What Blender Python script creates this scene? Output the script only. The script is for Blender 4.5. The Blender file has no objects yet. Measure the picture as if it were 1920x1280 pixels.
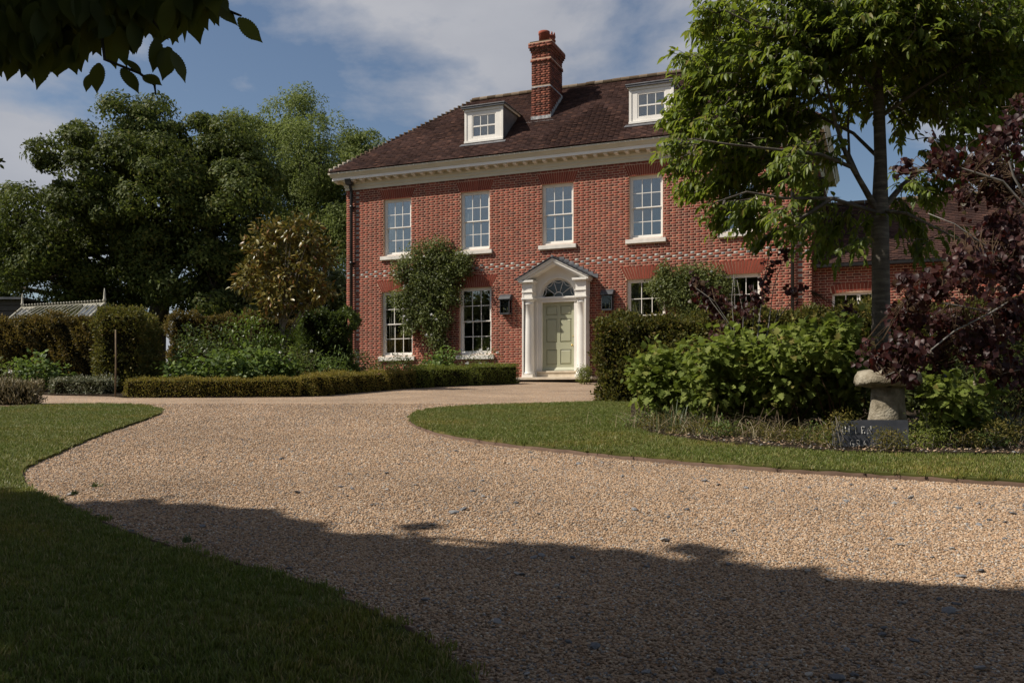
import bpy, bmesh, math, random
import numpy as np
from mathutils import Matrix, Vector, Euler

SC = bpy.context.scene
COL = SC.collection
R = math.radians

# ---------------------------------------------------------------- camera
cam = bpy.data.cameras.new('camera')
camo = bpy.data.objects.new('camera', cam)
COL.objects.link(camo)
camo.location = (0, 0, 0)
camo.rotation_euler = (R(90), 0, 0)
cam.sensor_width = 36
cam.lens = 36 * 1700 / 1920
cam.shift_y = (750 - 640) / 1920
cam.clip_start = 0.05
cam.clip_end = 3000
SC.camera = camo

# ---------------------------------------------------------------- light
TH = R(22.2)                       # the facade is turned this much from the picture plane
CT, ST = math.cos(TH), math.sin(TH)
# light travels 1.6 along the facade, 1 into it and 2 down
LX, LY, LZ = 1.6 * CT + ST, -1.6 * ST + CT, -2.0
SUN_EL = math.atan2(-LZ, math.hypot(LX, LY))
sun = bpy.data.lights.new('sun', 'SUN')
sun.energy = 5.0
sun.angle = R(0.53)
sun.color = (1.0, 0.93, 0.82)
suno = bpy.data.objects.new('sun', sun)
COL.objects.link(suno)
suno.rotation_euler = Vector((LX, LY, LZ)).to_track_quat('-Z', 'Y').to_euler()
suno.location = (-30, -6, 40)

world = bpy.data.worlds.new('World')
SC.world = world
world.use_nodes = True
wn, wl = world.node_tree.nodes, world.node_tree.links
for n in list(wn):
    wn.remove(n)


def wnode(t, **kw):
    n = wn.new(t)
    for k, v in kw.items():
        setattr(n, k, v)
    return n


wout = wnode('ShaderNodeOutputWorld')
wbg = wnode('ShaderNodeBackground')
wbg.inputs['Strength'].default_value = 0.070
sky = wnode('ShaderNodeTexSky')
sky.sky_type = 'NISHITA'
sky.sun_disc = False
sky.sun_elevation = SUN_EL
sky.sun_rotation = math.atan2(-LX, -LY)
sky.altitude = 50
sky.dust_density = 1.2
sky.ozone_density = 1.6
tc = wnode('ShaderNodeTexCoord')
mp = wnode('ShaderNodeMapping')
CLOUD_OFFSET = (5.3303, 16.7789, 13.4227)
mp.inputs['Location'].default_value = CLOUD_OFFSET
mp.inputs['Scale'].default_value = (1.0, 1.0, 1.9)
wl.new(tc.outputs['Generated'], mp.inputs['Vector'])
nz = wnode('ShaderNodeTexNoise')
nz.inputs['Scale'].default_value = 2.7
nz.inputs['Detail'].default_value = 12
nz.inputs['Roughness'].default_value = 0.52
nz.inputs['Lacunarity'].default_value = 2.2
nz.inputs['Distortion'].default_value = 0.15
wl.new(mp.outputs[0], nz.inputs['Vector'])
rmp = wnode('ShaderNodeValToRGB')
rmp.color_ramp.elements[0].position = 0.47
rmp.color_ramp.elements[0].color = (0.0, 0.0, 0.0, 1)
rmp.color_ramp.elements[1].position = 0.60
wl.new(nz.outputs['Fac'], rmp.inputs[0])
nz2 = wnode('ShaderNodeTexNoise')
nz2.inputs['Scale'].default_value = 5.0
nz2.inputs['Detail'].default_value = 6
wl.new(mp.outputs[0], nz2.inputs['Vector'])
cr2 = wnode('ShaderNodeValToRGB')
cr2.color_ramp.elements[0].position = 0.3
cr2.color_ramp.elements[0].color = (4.3, 4.45, 5.0, 1)
cr2.color_ramp.elements[1].position = 0.7
cr2.color_ramp.elements[1].color = (6.2, 6.2, 6.5, 1)
wl.new(nz2.outputs['Fac'], cr2.inputs[0])
mx = wnode('ShaderNodeMix', data_type='RGBA')
cm = wnode('ShaderNodeMath', operation='MULTIPLY')
wl.new(rmp.outputs[0], cm.inputs[0])
cm.inputs[1].default_value = 0.88
wl.new(cm.outputs[0], mx.inputs['Factor'])
wl.new(sky.outputs[0], mx.inputs['A'])
wl.new(cr2.outputs[0], mx.inputs['B'])
wl.new(mx.outputs['Result'], wbg.inputs['Color'])
wl.new(wbg.outputs[0], wout.inputs['Surface'])

SC.view_settings.view_transform = 'Standard'
SC.view_settings.look = 'None'
SC.view_settings.exposure = 0.3
SC.view_settings.gamma = 1.0
SC.render.engine = 'CYCLES'
SC.cycles.use_denoising = True
SC.cycles.max_bounces = 7
SC.cycles.diffuse_bounces = 3
SC.cycles.transparent_max_bounces = 24
SC.cycles.sample_clamp_indirect = 6.0

# ---------------------------------------------------------------- helpers
F_PX, HOR = 1700.0, 750.0
HO = np.array([(1046 - 960) / F_PX * 28.0, 28.0, 0.59])      # house origin: middle of the door, ground level


def zg(x, y):
    """height of the sloping ground (the eye is at 0)"""
    y = np.clip(y, -8.0, 29.5)
    return -1.05 + 0.058 * y


def G(px, py, dz=0.0):
    """ground point seen at a photo pixel"""
    m = (HOR - py) / F_PX
    y = 1.05 / (0.058 - m)
    return np.array([(px - 960) / F_PX * y, y, -1.05 + 0.058 * y + dz])


def W(px, py, d):
    """point at distance d seen at a photo pixel"""
    return np.array([(px - 960) / F_PX * d, d, (HOR - py) / F_PX * d])


def HW(u, v, w):
    return np.array([HO[0] + CT * u + ST * v, HO[1] - ST * u + CT * v, HO[2] + w])


PARENT_M = {}


def tag(o, label=None, cat=None, group=None, kind=None):
    if label: o['label'] = label
    if cat: o['category'] = cat
    if group: o['group'] = group
    if kind: o['kind'] = kind
    return o


def thing(name, label, cat, loc, rz=0.0, group=None):
    o = bpy.data.objects.new(name, None)
    o.empty_display_size = 0.2
    COL.objects.link(o)
    o.location = [float(a) for a in loc]
    o.rotation_euler = (0, 0, rz)
    PARENT_M[o.name] = Matrix.Translation(o.location) @ Matrix.Rotation(rz, 4, 'Z')
    return tag(o, label, cat, group)


def adopt(o, parent, local=False):
    """child whose mesh is in world coordinates, or in the parent's own when local"""
    o.parent = parent
    if not local:
        p, m = parent, Matrix.Identity(4)
        o.matrix_parent_inverse = PARENT_M.get(parent.name, m).inverted()
        PARENT_M.setdefault(o.name, Matrix.Identity(4))
    return o


def add(name, mesh, mat=None, parent=None, local=False):
    if mat is not None and len(mesh.materials) == 0:
        for m in (mat if isinstance(mat, (list, tuple)) else [mat]):
            mesh.materials.append(m)
    o = bpy.data.objects.new(name, mesh)
    COL.objects.link(o)
    if parent is not None:
        adopt(o, parent, local)
    return o


def np_mesh(name, V, Fa, smooth=False, midx=None):
    """V (n,3), Fa (m,k) all faces with k corners"""
    V = np.ascontiguousarray(V, dtype=np.float32)
    Fa = np.ascontiguousarray(Fa, dtype=np.int32)
    me = bpy.data.meshes.new(name)
    me.vertices.add(len(V))
    me.vertices.foreach_set('co', V.ravel())
    m, k = Fa.shape
    me.loops.add(m * k)
    me.loops.foreach_set('vertex_index', Fa.ravel())
    me.polygons.add(m)
    me.polygons.foreach_set('loop_start', np.arange(0, m * k, k, dtype=np.int32))
    me.polygons.foreach_set('loop_total', np.full(m, k, dtype=np.int32))
    if smooth:
        me.polygons.foreach_set('use_smooth', np.ones(m, dtype=bool))
    if midx is not None:
        me.polygons.foreach_set('material_index', np.asarray(midx, dtype=np.int32))
    me.update(calc_edges=True)
    return me


class MB:
    """collects shapes into one mesh"""
    def __init__(self):
        self.v, self.f, self.s = [], [], []

    def poly(self, pts, faces, smooth=False):
        b = len(self.v)
        self.v += [tuple(float(c) for c in p) for p in pts]
        for f in faces:
            self.f.append([b + i for i in f]); self.s.append(smooth)
        return self

    def box(self, x0, x1, y0, y1, z0, z1):
        return self.poly([(x0, y0, z0), (x1, y0, z0), (x1, y1, z0), (x0, y1, z0), (x0, y0, z1), (x1, y0, z1), (x1, y1, z1), (x0, y1, z1)],
                         [(0, 3, 2, 1), (4, 5, 6, 7), (0, 1, 5, 4), (1, 2, 6, 5), (2, 3, 7, 6), (3, 0, 4, 7)])

    def quad(self, a, b, c, d):
        return self.poly([a, b, c, d], [(0, 1, 2, 3)])

    def prism(self, poly, y0, y1):
        """polygon in x,z extruded along y"""
        n = len(poly)
        pts = [(x, y0, z) for x, z in poly] + [(x, y1, z) for x, z in poly]
        return self.poly(pts, [tuple(range(n)), tuple(range(2 * n - 1, n - 1, -1))] + [(i, i + n, (i + 1) % n + n, (i + 1) % n) for i in range(n)])

    def prism_u(self, poly, x0, x1):
        """polygon in y,z extruded along x"""
        n = len(poly)
        pts = [(x0, y, z) for y, z in poly] + [(x1, y, z) for y, z in poly]
        return self.poly(pts, [tuple(range(n - 1, -1, -1)), tuple(range(n, 2 * n))] + [(i, (i + 1) % n, (i + 1) % n + n, i + n) for i in range(n)])

    def tube(self, path, rad, n=6, cap=True):
        path = [np.asarray(p, float) for p in path]
        m = len(path)
        if not hasattr(rad, '__len__'):
            rad = [rad] * m
        b = len(self.v)
        ref = np.array([0.31, 0.17, 0.94])
        for i, p in enumerate(path):
            t = path[min(i + 1, m - 1)] - path[max(i - 1, 0)]
            t = t / (np.linalg.norm(t) + 1e-9)
            if abs(t @ ref) > 0.97:
                ref = np.array([0.9, 0.3, 0.1])
            a = np.cross(t, ref); a /= np.linalg.norm(a) + 1e-9
            c = np.cross(t, a)
            for k in range(n):
                q = 2 * math.pi * k / n
                self.v.append(tuple(p + rad[i] * (math.cos(q) * a + math.sin(q) * c)))
        for i in range(m - 1):
            for k in range(n):
                self.f.append([b + i * n + k, b + i * n + (k + 1) % n, b + (i + 1) * n + (k + 1) % n, b + (i + 1) * n + k])
                self.s.append(True)
        if cap:
            self.f.append([b + k for k in range(n)][::-1]); self.s.append(False)
            self.f.append([b + (m - 1) * n + k for k in range(n)]); self.s.append(False)
        return self

    def lathe(self, prof, n=20, c=(0, 0, 0), smooth=True):
        b = len(self.v)
        m = len(prof)
        for r, z in prof:
            for k in range(n):
                q = 2 * math.pi * k / n
                self.v.append((c[0] + r * math.cos(q), c[1] + r * math.sin(q), c[2] + z))
        for i in range(m - 1):
            for k in range(n):
                self.f.append([b + i * n + k, b + i * n + (k + 1) % n, b + (i + 1) * n + (k + 1) % n, b + (i + 1) * n + k])
                self.s.append(smooth)
        self.f.append([b + k for k in range(n)][::-1]); self.s.append(False)
        self.f.append([b + (m - 1) * n + k for k in range(n)]); self.s.append(False)
        return self

    def mesh(self, name):
        me = bpy.data.meshes.new(name)
        me.from_pydata(self.v, [], self.f)
        me.polygons.foreach_set('use_smooth', self.s)
        me.update()
        return me

    def build(self, name, mat, parent=None, local=False, bevel=0.0):
        o = add(name, self.mesh(name), mat, parent, local)
        if bevel:
            b = o.modifiers.new('bevel', 'BEVEL')
            b.width = bevel; b.segments = 2; b.limit_method = 'ANGLE'
        return o


# ---------------------------------------------------------------- materials
def new_mat(name):
    m = bpy.data.materials.new(name)
    m.use_nodes = True
    nt = m.node_tree
    for n in list(nt.nodes):
        nt.nodes.remove(n)
    out = nt.nodes.new('ShaderNodeOutputMaterial')
    return m, nt, out


def nd(nt, t, **kw):
    n = nt.nodes.new(t)
    for k, v in kw.items():
        setattr(n, k, v)
    return n


def ramp(nt, stops, interp='LINEAR'):
    r = nt.nodes.new('ShaderNodeValToRGB')
    r.color_ramp.interpolation = interp
    el = r.color_ramp.elements
    while len(el) < len(stops):
        el.new(0.5)
    for e, (p, c) in zip(el, stops):
        e.position = p; e.color = (*c, 1)
    return r


def rand_node(nt, per='both'):
    """a random number for each loose piece and each object"""
    oi = nd(nt, 'ShaderNodeObjectInfo')
    if per == 'object':
        return oi.outputs['Random']
    g = nd(nt, 'ShaderNodeNewGeometry')
    a = nd(nt, 'ShaderNodeMath', operation='ADD')
    nt.links.new(g.outputs['Random Per Island'], a.inputs[0])
    nt.links.new(oi.outputs['Random'], a.inputs[1])
    f = nd(nt, 'ShaderNodeMath', operation='FRACT')
    nt.links.new(a.outputs[0], f.inputs[0])
    return f.outputs[0]


def noise_val(nt, scale, detail=4, lo=0.0, hi=1.0, coord='Object', rough=0.55, vec=None):
    t = nd(nt, 'ShaderNodeNewGeometry' if coord == 'Position' else 'ShaderNodeTexCoord')
    n = nd(nt, 'ShaderNodeTexNoise')
    n.inputs['Scale'].default_value = scale
    n.inputs['Detail'].default_value = detail
    n.inputs['Roughness'].default_value = rough
    if vec is not None:
        mp_ = nd(nt, 'ShaderNodeMapping')
        mp_.inputs['Scale'].default_value = vec
        nt.links.new(t.outputs[coord], mp_.inputs[0])
        nt.links.new(mp_.outputs[0], n.inputs['Vector'])
    else:
        nt.links.new(t.outputs[coord], n.inputs['Vector'])
    m = nd(nt, 'ShaderNodeMapRange')
    m.inputs['From Min'].default_value = 0.28
    m.inputs['From Max'].default_value = 0.72
    m.inputs['To Min'].default_value = lo
    m.inputs['To Max'].default_value = hi
    nt.links.new(n.outputs['Fac'], m.inputs['Value'])
    return m.outputs[0]


def mul_col(nt, col, fac):
    h = nd(nt, 'ShaderNodeMix', data_type='RGBA', blend_type='MULTIPLY')
    h.inputs['Factor'].default_value = 1.0
    nt.links.new(col, h.inputs['A'])
    nt.links.new(fac, h.inputs['B'])
    return h.outputs['Result']


def surf(name, stops, rough=0.7, spec=0.3, nscale=6.0, ndetail=5, bump=0.0, bscale=None, per=None, metallic=0.0, coord='Object', vary=(0.85, 1.15), vec=None):
    """plain surface: colour ramp driven by noise, or by a random number for each piece"""
    m, nt, out = new_mat(name)
    p = nd(nt, 'ShaderNodeBsdfPrincipled')
    p.inputs['Roughness'].default_value = rough
    p.inputs['Specular IOR Level'].default_value = spec
    p.inputs['Metallic'].default_value = metallic
    r = ramp(nt, stops)
    if per:
        nt.links.new(rand_node(nt, per), r.inputs[0])
        col = mul_col(nt, r.outputs[0], noise_val(nt, nscale, ndetail, vary[0], vary[1], coord, vec=vec))
    else:
        nt.links.new(noise_val(nt, nscale, ndetail, coord=coord, vec=vec), r.inputs[0])
        col = r.outputs[0]
    nt.links.new(col, p.inputs['Base Color'])
    if bump:
        b = nd(nt, 'ShaderNodeBump')
        b.inputs['Strength'].default_value = 1.0
        b.inputs['Distance'].default_value = bump
        nt.links.new(noise_val(nt, bscale or nscale * 4, 5, coord=coord), b.inputs['Height'])
        nt.links.new(b.outputs[0], p.inputs['Normal'])
    nt.links.new(p.outputs[0], out.inputs['Surface'])
    return m


def leaf_mat(name, stops, rough=0.45, spec=0.4, trans=0.28, tcol=(0.16, 0.22, 0.03), nscale=0.8):
    m, nt, out = new_mat(name)
    p = nd(nt, 'ShaderNodeBsdfPrincipled')
    p.inputs['Roughness'].default_value = rough
    p.inputs['Specular IOR Level'].default_value = spec
    r = ramp(nt, stops)
    nt.links.new(rand_node(nt), r.inputs[0])
    col = mul_col(nt, r.outputs[0], noise_val(nt, nscale, 3, 0.72, 1.28))
    nt.links.new(col, p.inputs['Base Color'])
    t = nd(nt, 'ShaderNodeBsdfTranslucent')
    h = nd(nt, 'ShaderNodeMix', data_type='RGBA', blend_type='MULTIPLY')
    h.inputs['Factor'].default_value = 0.45
    h.inputs['A'].default_value = (*tcol, 1)
    nt.links.new(col, h.inputs['B'])
    tm = nd(nt, 'ShaderNodeMix', data_type='RGBA')
    tm.inputs['Factor'].default_value = 0.5
    nt.links.new(col, tm.inputs['A'])
    tm.inputs['B'].default_value = (*tcol, 1)
    nt.links.new(tm.outputs['Result'], t.inputs['Color'])
    mx_ = nd(nt, 'ShaderNodeMixShader')
    mx_.inputs[0].default_value = trans
    nt.links.new(p.outputs[0], mx_.inputs[1])
    nt.links.new(t.outputs[0], mx_.inputs[2])
    nt.links.new(mx_.outputs[0], out.inputs['Surface'])
    return m


def glass_mat(name, refl=0.34):
    m, nt, out = new_mat(name)
    g = nd(nt, 'ShaderNodeBsdfGlossy')
    g.inputs['Roughness'].default_value = 0.015
    g.inputs['Color'].default_value = (0.93, 0.91, 0.88, 1)
    t = nd(nt, 'ShaderNodeBsdfTransparent')
    t.inputs['Color'].default_value = (0.8, 0.84, 0.82, 1)
    lw = nd(nt, 'ShaderNodeFresnel')
    lw.inputs['IOR'].default_value = 1.5
    mr = nd(nt, 'ShaderNodeMapRange')
    mr.inputs['From Min'].default_value = 0.04
    mr.inputs['From Max'].default_value = 1.0
    mr.inputs['To Min'].default_value = refl
    mr.inputs['To Max'].default_value = 1.0
    nt.links.new(lw.outputs[0], mr.inputs['Value'])
    b = nd(nt, 'ShaderNodeBump')
    b.inputs['Distance'].default_value = 0.0015
    b.inputs['Strength'].default_value = 0.5
    nt.links.new(noise_val(nt, 2.2, 2), b.inputs['Height'])
    nt.links.new(b.outputs[0], g.inputs['Normal'])
    ms = nd(nt, 'ShaderNodeMixShader')
    nt.links.new(mr.outputs[0], ms.inputs[0])
    nt.links.new(t.outputs[0], ms.inputs[1])
    nt.links.new(g.outputs[0], ms.inputs[2])
    nt.links.new(ms.outputs[0], out.inputs['Surface'])
    return m


M = {}
M['mortar'] = surf('mortar', [(0, (0.44, 0.285, 0.195)), (1, (0.58, 0.40, 0.285))], 0.95, 0.1, 3, bump=0.002, bscale=120)
M['brick'] = surf('brick', [(0, (0.145, 0.056, 0.045)), (0.2, (0.185, 0.060, 0.046)), (0.5, (0.225, 0.063, 0.045)), (0.85, (0.25, 0.069, 0.048)), (1, (0.29, 0.094, 0.062))], 0.92, 0.08, 1.1, 6, per='both', vary=(0.72, 1.2))
M['blue_brick'] = surf('blue_brick', [(0, (0.13, 0.135, 0.15)), (0.4, (0.25, 0.25, 0.24)), (1, (0.38, 0.36, 0.325))], 0.7, 0.4, 30, bump=0.001, per='both')
M['arch_brick'] = surf('arch_brick', [(0, (0.19, 0.048, 0.032)), (1, (0.25, 0.064, 0.040))], 0.9, 0.1, 2, per='both', vary=(0.85, 1.15))
M['chimney_brick'] = surf('chimney_brick', [(0, (0.11, 0.055, 0.042)), (0.4, (0.195, 0.066, 0.046)), (1, (0.27, 0.10, 0.065))], 0.9, 0.1, 2.5, per='both', vary=(0.55, 1.2))
M['tile'] = surf('tile', [(0, (0.050, 0.029, 0.026)), (0.5, (0.066, 0.036, 0.030)), (0.9, (0.082, 0.044, 0.035)), (1, (0.12, 0.062, 0.045))], 0.92, 0.12, 0.9, 6, per='both', vary=(0.62, 1.4))
M['lichen_tile'] = surf('lichen_tile', [(0, (0.07, 0.05, 0.032)), (0.6, (0.12, 0.085, 0.055)), (1, (0.19, 0.15, 0.11))], 0.95, 0.1, 5, per='both')
M['bedding'] = surf('bedding', [(0, (0.34, 0.29, 0.23)), (1, (0.52, 0.46, 0.38))], 0.95, 0.1, 14)
M['white'] = surf('white_paint', [(0, (0.70, 0.66, 0.60)), (1, (0.80, 0.77, 0.71))], 0.5, 0.4, 1.7)
M['cream'] = surf('cream_paint', [(0, (0.52, 0.475, 0.365)), (1, (0.60, 0.555, 0.44))], 0.5, 0.4, 1.6)
M['stone_white'] = surf('stone_sill', [(0, (0.60, 0.56, 0.50)), (1, (0.76, 0.72, 0.65))], 0.7, 0.25, 5, bump=0.001)
M['limestone'] = surf('limestone', [(0, (0.48, 0.40, 0.30)), (1, (0.66, 0.58, 0.46))], 0.85, 0.2, 6, bump=0.001)
M['lead'] = surf('lead', [(0, (0.085, 0.088, 0.095)), (1, (0.17, 0.17, 0.18))], 0.6, 0.4, 4, metallic=0.3)
M['lead_white'] = surf('weathered_lead', [(0, (0.16, 0.16, 0.165)), (0.55, (0.34, 0.34, 0.34)), (1, (0.60, 0.59, 0.57))], 0.8, 0.2, 9, 6)
M['slate'] = surf('slate', [(0, (0.055, 0.06, 0.072)), (1, (0.115, 0.12, 0.14))], 0.6, 0.4, 6, per='both')
M['black'] = surf('black_iron', [(0, (0.008, 0.008, 0.009)), (1, (0.02, 0.02, 0.021))], 0.42, 0.5, 8)
M['lantern'] = surf('lantern_metal', [(0, (0.022, 0.024, 0.028)), (1, (0.05, 0.053, 0.06))], 0.5, 0.5, 12)
M['glass'] = glass_mat('window_glass', 0.20)
M['fan_glass'] = glass_mat('fanlight_glass', 0.05)
M['lantern_glass'] = glass_mat('lantern_glass', 0.03)
M['door'] = surf('sage_door', [(0, (0.335, 0.335, 0.225)), (1, (0.375, 0.375, 0.255))], 0.4, 0.45, 1.2)
M['brass'] = surf('brass', [(0, (0.42, 0.30, 0.10)), (1, (0.58, 0.42, 0.16))], 0.3, 0.5, 10, metallic=0.9)
M['candle'] = surf('candle_tube', [(0, (0.72, 0.62, 0.38)), (1, (0.78, 0.68, 0.45))], 0.6, 0.3, 5)
M['terracotta'] = surf('terracotta', [(0, (0.20, 0.05, 0.03)), (1, (0.33, 0.095, 0.055))], 0.85, 0.2, 9)
M['plaster'] = surf('interior_plaster', [(0, (0.36, 0.33, 0.27)), (1, (0.42, 0.39, 0.32))], 0.9, 0.1, 1)
M['curtain'] = surf('curtain_cloth', [(0, (0.42, 0.38, 0.31)), (1, (0.56, 0.51, 0.43))], 0.9, 0.1, 3, vec=(14, 14, 0.3))
M['voile'] = surf('pale_curtain_cloth', [(0, (0.55, 0.55, 0.56)), (1, (0.74, 0.73, 0.72))], 0.9, 0.1, 3, vec=(14, 14, 0.3))
M['shade_cloth'] = surf('lamp_shade_cloth', [(0, (0.55, 0.50, 0.38)), (1, (0.65, 0.60, 0.47))], 0.9, 0.1, 3)
M['wood_dark'] = surf('weathered_boards', [(0, (0.055, 0.048, 0.042)), (1, (0.12, 0.105, 0.09))], 0.9, 0.1, 4, vec=(1, 1, 12))
M['stake'] = surf('stake_wood', [(0, (0.12, 0.085, 0.055)), (1, (0.24, 0.18, 0.12))], 0.9, 0.1, 8)
M['soil'] = surf('bed_soil', [(0, (0.012, 0.009, 0.006)), (0.5, (0.035, 0.026, 0.018)), (1, (0.085, 0.065, 0.045))], 0.98, 0.05, 9, 8, bump=0.03, bscale=18)
M['edging'] = surf('rusty_edging', [(0, (0.075, 0.046, 0.032)), (1, (0.135, 0.088, 0.062))], 0.85, 0.2, 7)
M['staddle'] = surf('staddle_stone', [(0, (0.11, 0.095, 0.065)), (0.45, (0.22, 0.19, 0.14)), (1, (0.36, 0.325, 0.255))], 0.95, 0.1, 9, 8, bump=0.008, bscale=40)
M['sign_slate'] = surf('sign_slate', [(0, (0.04, 0.042, 0.05)), (1, (0.085, 0.088, 0.10))], 0.55, 0.4, 6)
M['letter'] = surf('letter_paint', [(0, (0.42, 0.41, 0.38)), (1, (0.70, 0.69, 0.66))], 0.6, 0.3, 6)
M['bark'] = surf('bark', [(0, (0.028, 0.022, 0.016)), (1, (0.085, 0.07, 0.052))], 0.95, 0.1, 5, 7, bump=0.02, bscale=14, vec=(1, 1, 0.3))
M['cherry_bark'] = surf('cherry_bark', [(0, (0.045, 0.036, 0.030)), (0.6, (0.105, 0.09, 0.072)), (1, (0.20, 0.18, 0.145))], 0.7, 0.3, 7, 7, bump=0.006, bscale=40, vec=(0.5, 0.5, 3.0))
M['pale_bark'] = surf('pale_bark', [(0, (0.11, 0.095, 0.075)), (1, (0.24, 0.21, 0.175))], 0.85, 0.2, 9)
M['silver_bark'] = surf('silver_bark', [(0, (0.12, 0.11, 0.098)), (1, (0.24, 0.225, 0.205))], 0.8, 0.2, 11)
M['stem'] = surf('woody_stem', [(0, (0.05, 0.032, 0.02)), (1, (0.12, 0.08, 0.05))], 0.9, 0.1, 10)
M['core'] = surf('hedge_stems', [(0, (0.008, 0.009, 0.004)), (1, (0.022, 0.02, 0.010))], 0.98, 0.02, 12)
M['petal'] = surf('white_petal', [(0, (0.72, 0.70, 0.64)), (1, (0.82, 0.80, 0.75))], 0.7, 0.2, 9)

L_ = leaf_mat
M['l_sycamore'] = L_('sycamore_leaf', [(0, (0.04, 0.056, 0.014)), (0.5, (0.074, 0.094, 0.022)), (0.88, (0.106, 0.124, 0.029)), (1, (0.155, 0.138, 0.038))], 0.55, 0.12, 0.32, (0.15, 0.19, 0.025), 0.3)
M['l_ash'] = L_('ash_leaf', [(0, (0.095, 0.125, 0.036)), (0.5, (0.15, 0.185, 0.055)), (1, (0.22, 0.245, 0.085))], 0.55, 0.12, 0.38, (0.25, 0.31, 0.06), 0.25)
M['l_dark'] = L_('dark_leaf', [(0, (0.028, 0.038, 0.013)), (1, (0.075, 0.088, 0.027))], 0.5, 0.12, 0.28, (0.12, 0.14, 0.02), 0.5)
M['l_magnolia'] = L_('magnolia_leaf', [(0, (0.06, 0.056, 0.014)), (0.45, (0.15, 0.135, 0.03)), (0.75, (0.23, 0.19, 0.05)), (0.9, (0.2, 0.1, 0.026)), (1, (0.14, 0.055, 0.018))], 0.36, 0.3, 0.2, (0.28, 0.22, 0.03), 1.5)
M['l_yew'] = L_('yew_leaf', [(0, (0.042, 0.05, 0.014)), (0.5, (0.092, 0.098, 0.025)), (0.85, (0.145, 0.125, 0.034)), (1, (0.18, 0.12, 0.034))], 0.5, 0.15, 0.34, (0.2, 0.19, 0.025), 1.3)
M['l_yew_bronze'] = L_('bronzed_yew_leaf', [(0, (0.045, 0.044, 0.015)), (0.5, (0.105, 0.086, 0.026)), (1, (0.18, 0.115, 0.035))], 0.55, 0.12, 0.34, (0.2, 0.15, 0.025), 0.8)
M['l_holly'] = L_('holly_leaf', [(0, (0.03, 0.048, 0.016)), (0.6, (0.066, 0.096, 0.026)), (1, (0.12, 0.155, 0.04))], 0.4, 0.22, 0.3, (0.15, 0.2, 0.02), 1.2)
M['l_box'] = L_('box_leaf', [(0, (0.105, 0.1, 0.02)), (0.5, (0.215, 0.185, 0.04)), (0.85, (0.29, 0.215, 0.055)), (1, (0.32, 0.21, 0.065))], 0.5, 0.15, 0.36, (0.32, 0.28, 0.04), 1.6)
M['l_box_green'] = L_('green_box_leaf', [(0, (0.08, 0.105, 0.02)), (0.5, (0.155, 0.185, 0.036)), (1, (0.24, 0.255, 0.058))], 0.45, 0.18, 0.36, (0.26, 0.31, 0.04), 1.6)
M['l_hydrangea'] = L_('hydrangea_leaf', [(0, (0.062, 0.1, 0.026)), (0.5, (0.112, 0.165, 0.044)), (1, (0.17, 0.22, 0.064))], 0.5, 0.22, 0.36, (0.21, 0.3, 0.035), 1.0)
M['l_oakleaf'] = L_('oakleaf_leaf', [(0, (0.085, 0.115, 0.024)), (0.5, (0.145, 0.185, 0.04)), (0.92, (0.205, 0.235, 0.062)), (1, (0.22, 0.18, 0.055))], 0.6, 0.1, 0.38, (0.26, 0.33, 0.035), 1.2)
M['l_bright'] = L_('bright_shrub_leaf', [(0, (0.05, 0.08, 0.014)), (0.5, (0.1, 0.15, 0.022)), (1, (0.16, 0.21, 0.036))], 0.38, 0.3, 0.32, (0.18, 0.27, 0.03), 1.0)
M['l_rose'] = L_('rose_leaf', [(0, (0.045, 0.062, 0.018)), (0.55, (0.105, 0.128, 0.036)), (1, (0.19, 0.205, 0.068))], 0.45, 0.2, 0.34, (0.21, 0.25, 0.035), 1.6)
M['l_variegated'] = L_('variegated_leaf', [(0, (0.045, 0.06, 0.025)), (0.5, (0.13, 0.14, 0.075)), (1, (0.34, 0.33, 0.22))], 0.5, 0.35, 0.2, (0.16, 0.18, 0.06), 2.0)
M['l_cherry'] = L_('cherry_leaf', [(0, (0.07, 0.104, 0.018)), (0.5, (0.122, 0.165, 0.027)), (0.88, (0.175, 0.208, 0.037)), (1, (0.2, 0.15, 0.045))], 0.42, 0.25, 0.46, (0.31, 0.39, 0.03), 0.7)
M['l_purple'] = L_('purple_leaf', [(0, (0.019, 0.008, 0.008)), (0.5, (0.043, 0.016, 0.016)), (0.9, (0.075, 0.029, 0.025)), (1, (0.065, 0.05, 0.02))], 0.45, 0.26, 0.32, (0.22, 0.035, 0.022), 1.0)
M['l_hornbeam'] = L_('hornbeam_leaf', [(0, (0.04, 0.055, 0.012)), (1, (0.08, 0.095, 0.02))], 0.5, 0.25, 0.5, (0.17, 0.19, 0.02), 0.5)
M['l_straw'] = L_('dry_stem', [(0, (0.085, 0.070, 0.028)), (0.4, (0.15, 0.125, 0.055)), (0.75, (0.30, 0.25, 0.15)), (1, (0.46, 0.41, 0.30))], 0.7, 0.2, 0.15, (0.22, 0.19, 0.08), 2.0)
M['l_strap'] = L_('strap_leaf', [(0, (0.038, 0.062, 0.022)), (1, (0.10, 0.135, 0.055))], 0.4, 0.4, 0.25, (0.13, 0.18, 0.04), 1.0)
M['l_olive'] = L_('olive_small_leaf', [(0, (0.06, 0.062, 0.016)), (0.6, (0.135, 0.122, 0.032)), (1, (0.23, 0.175, 0.046))], 0.5, 0.15, 0.32, (0.22, 0.2, 0.03), 1.8)

# ================================================================ the setting: ground, drive, lawns, beds
M['field'] = surf('rough_grass_ground', [(0, (0.030, 0.038, 0.012)), (1, (0.075, 0.080, 0.026))], 0.95, 0.1, 0.6, 6, coord='Object')


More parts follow.
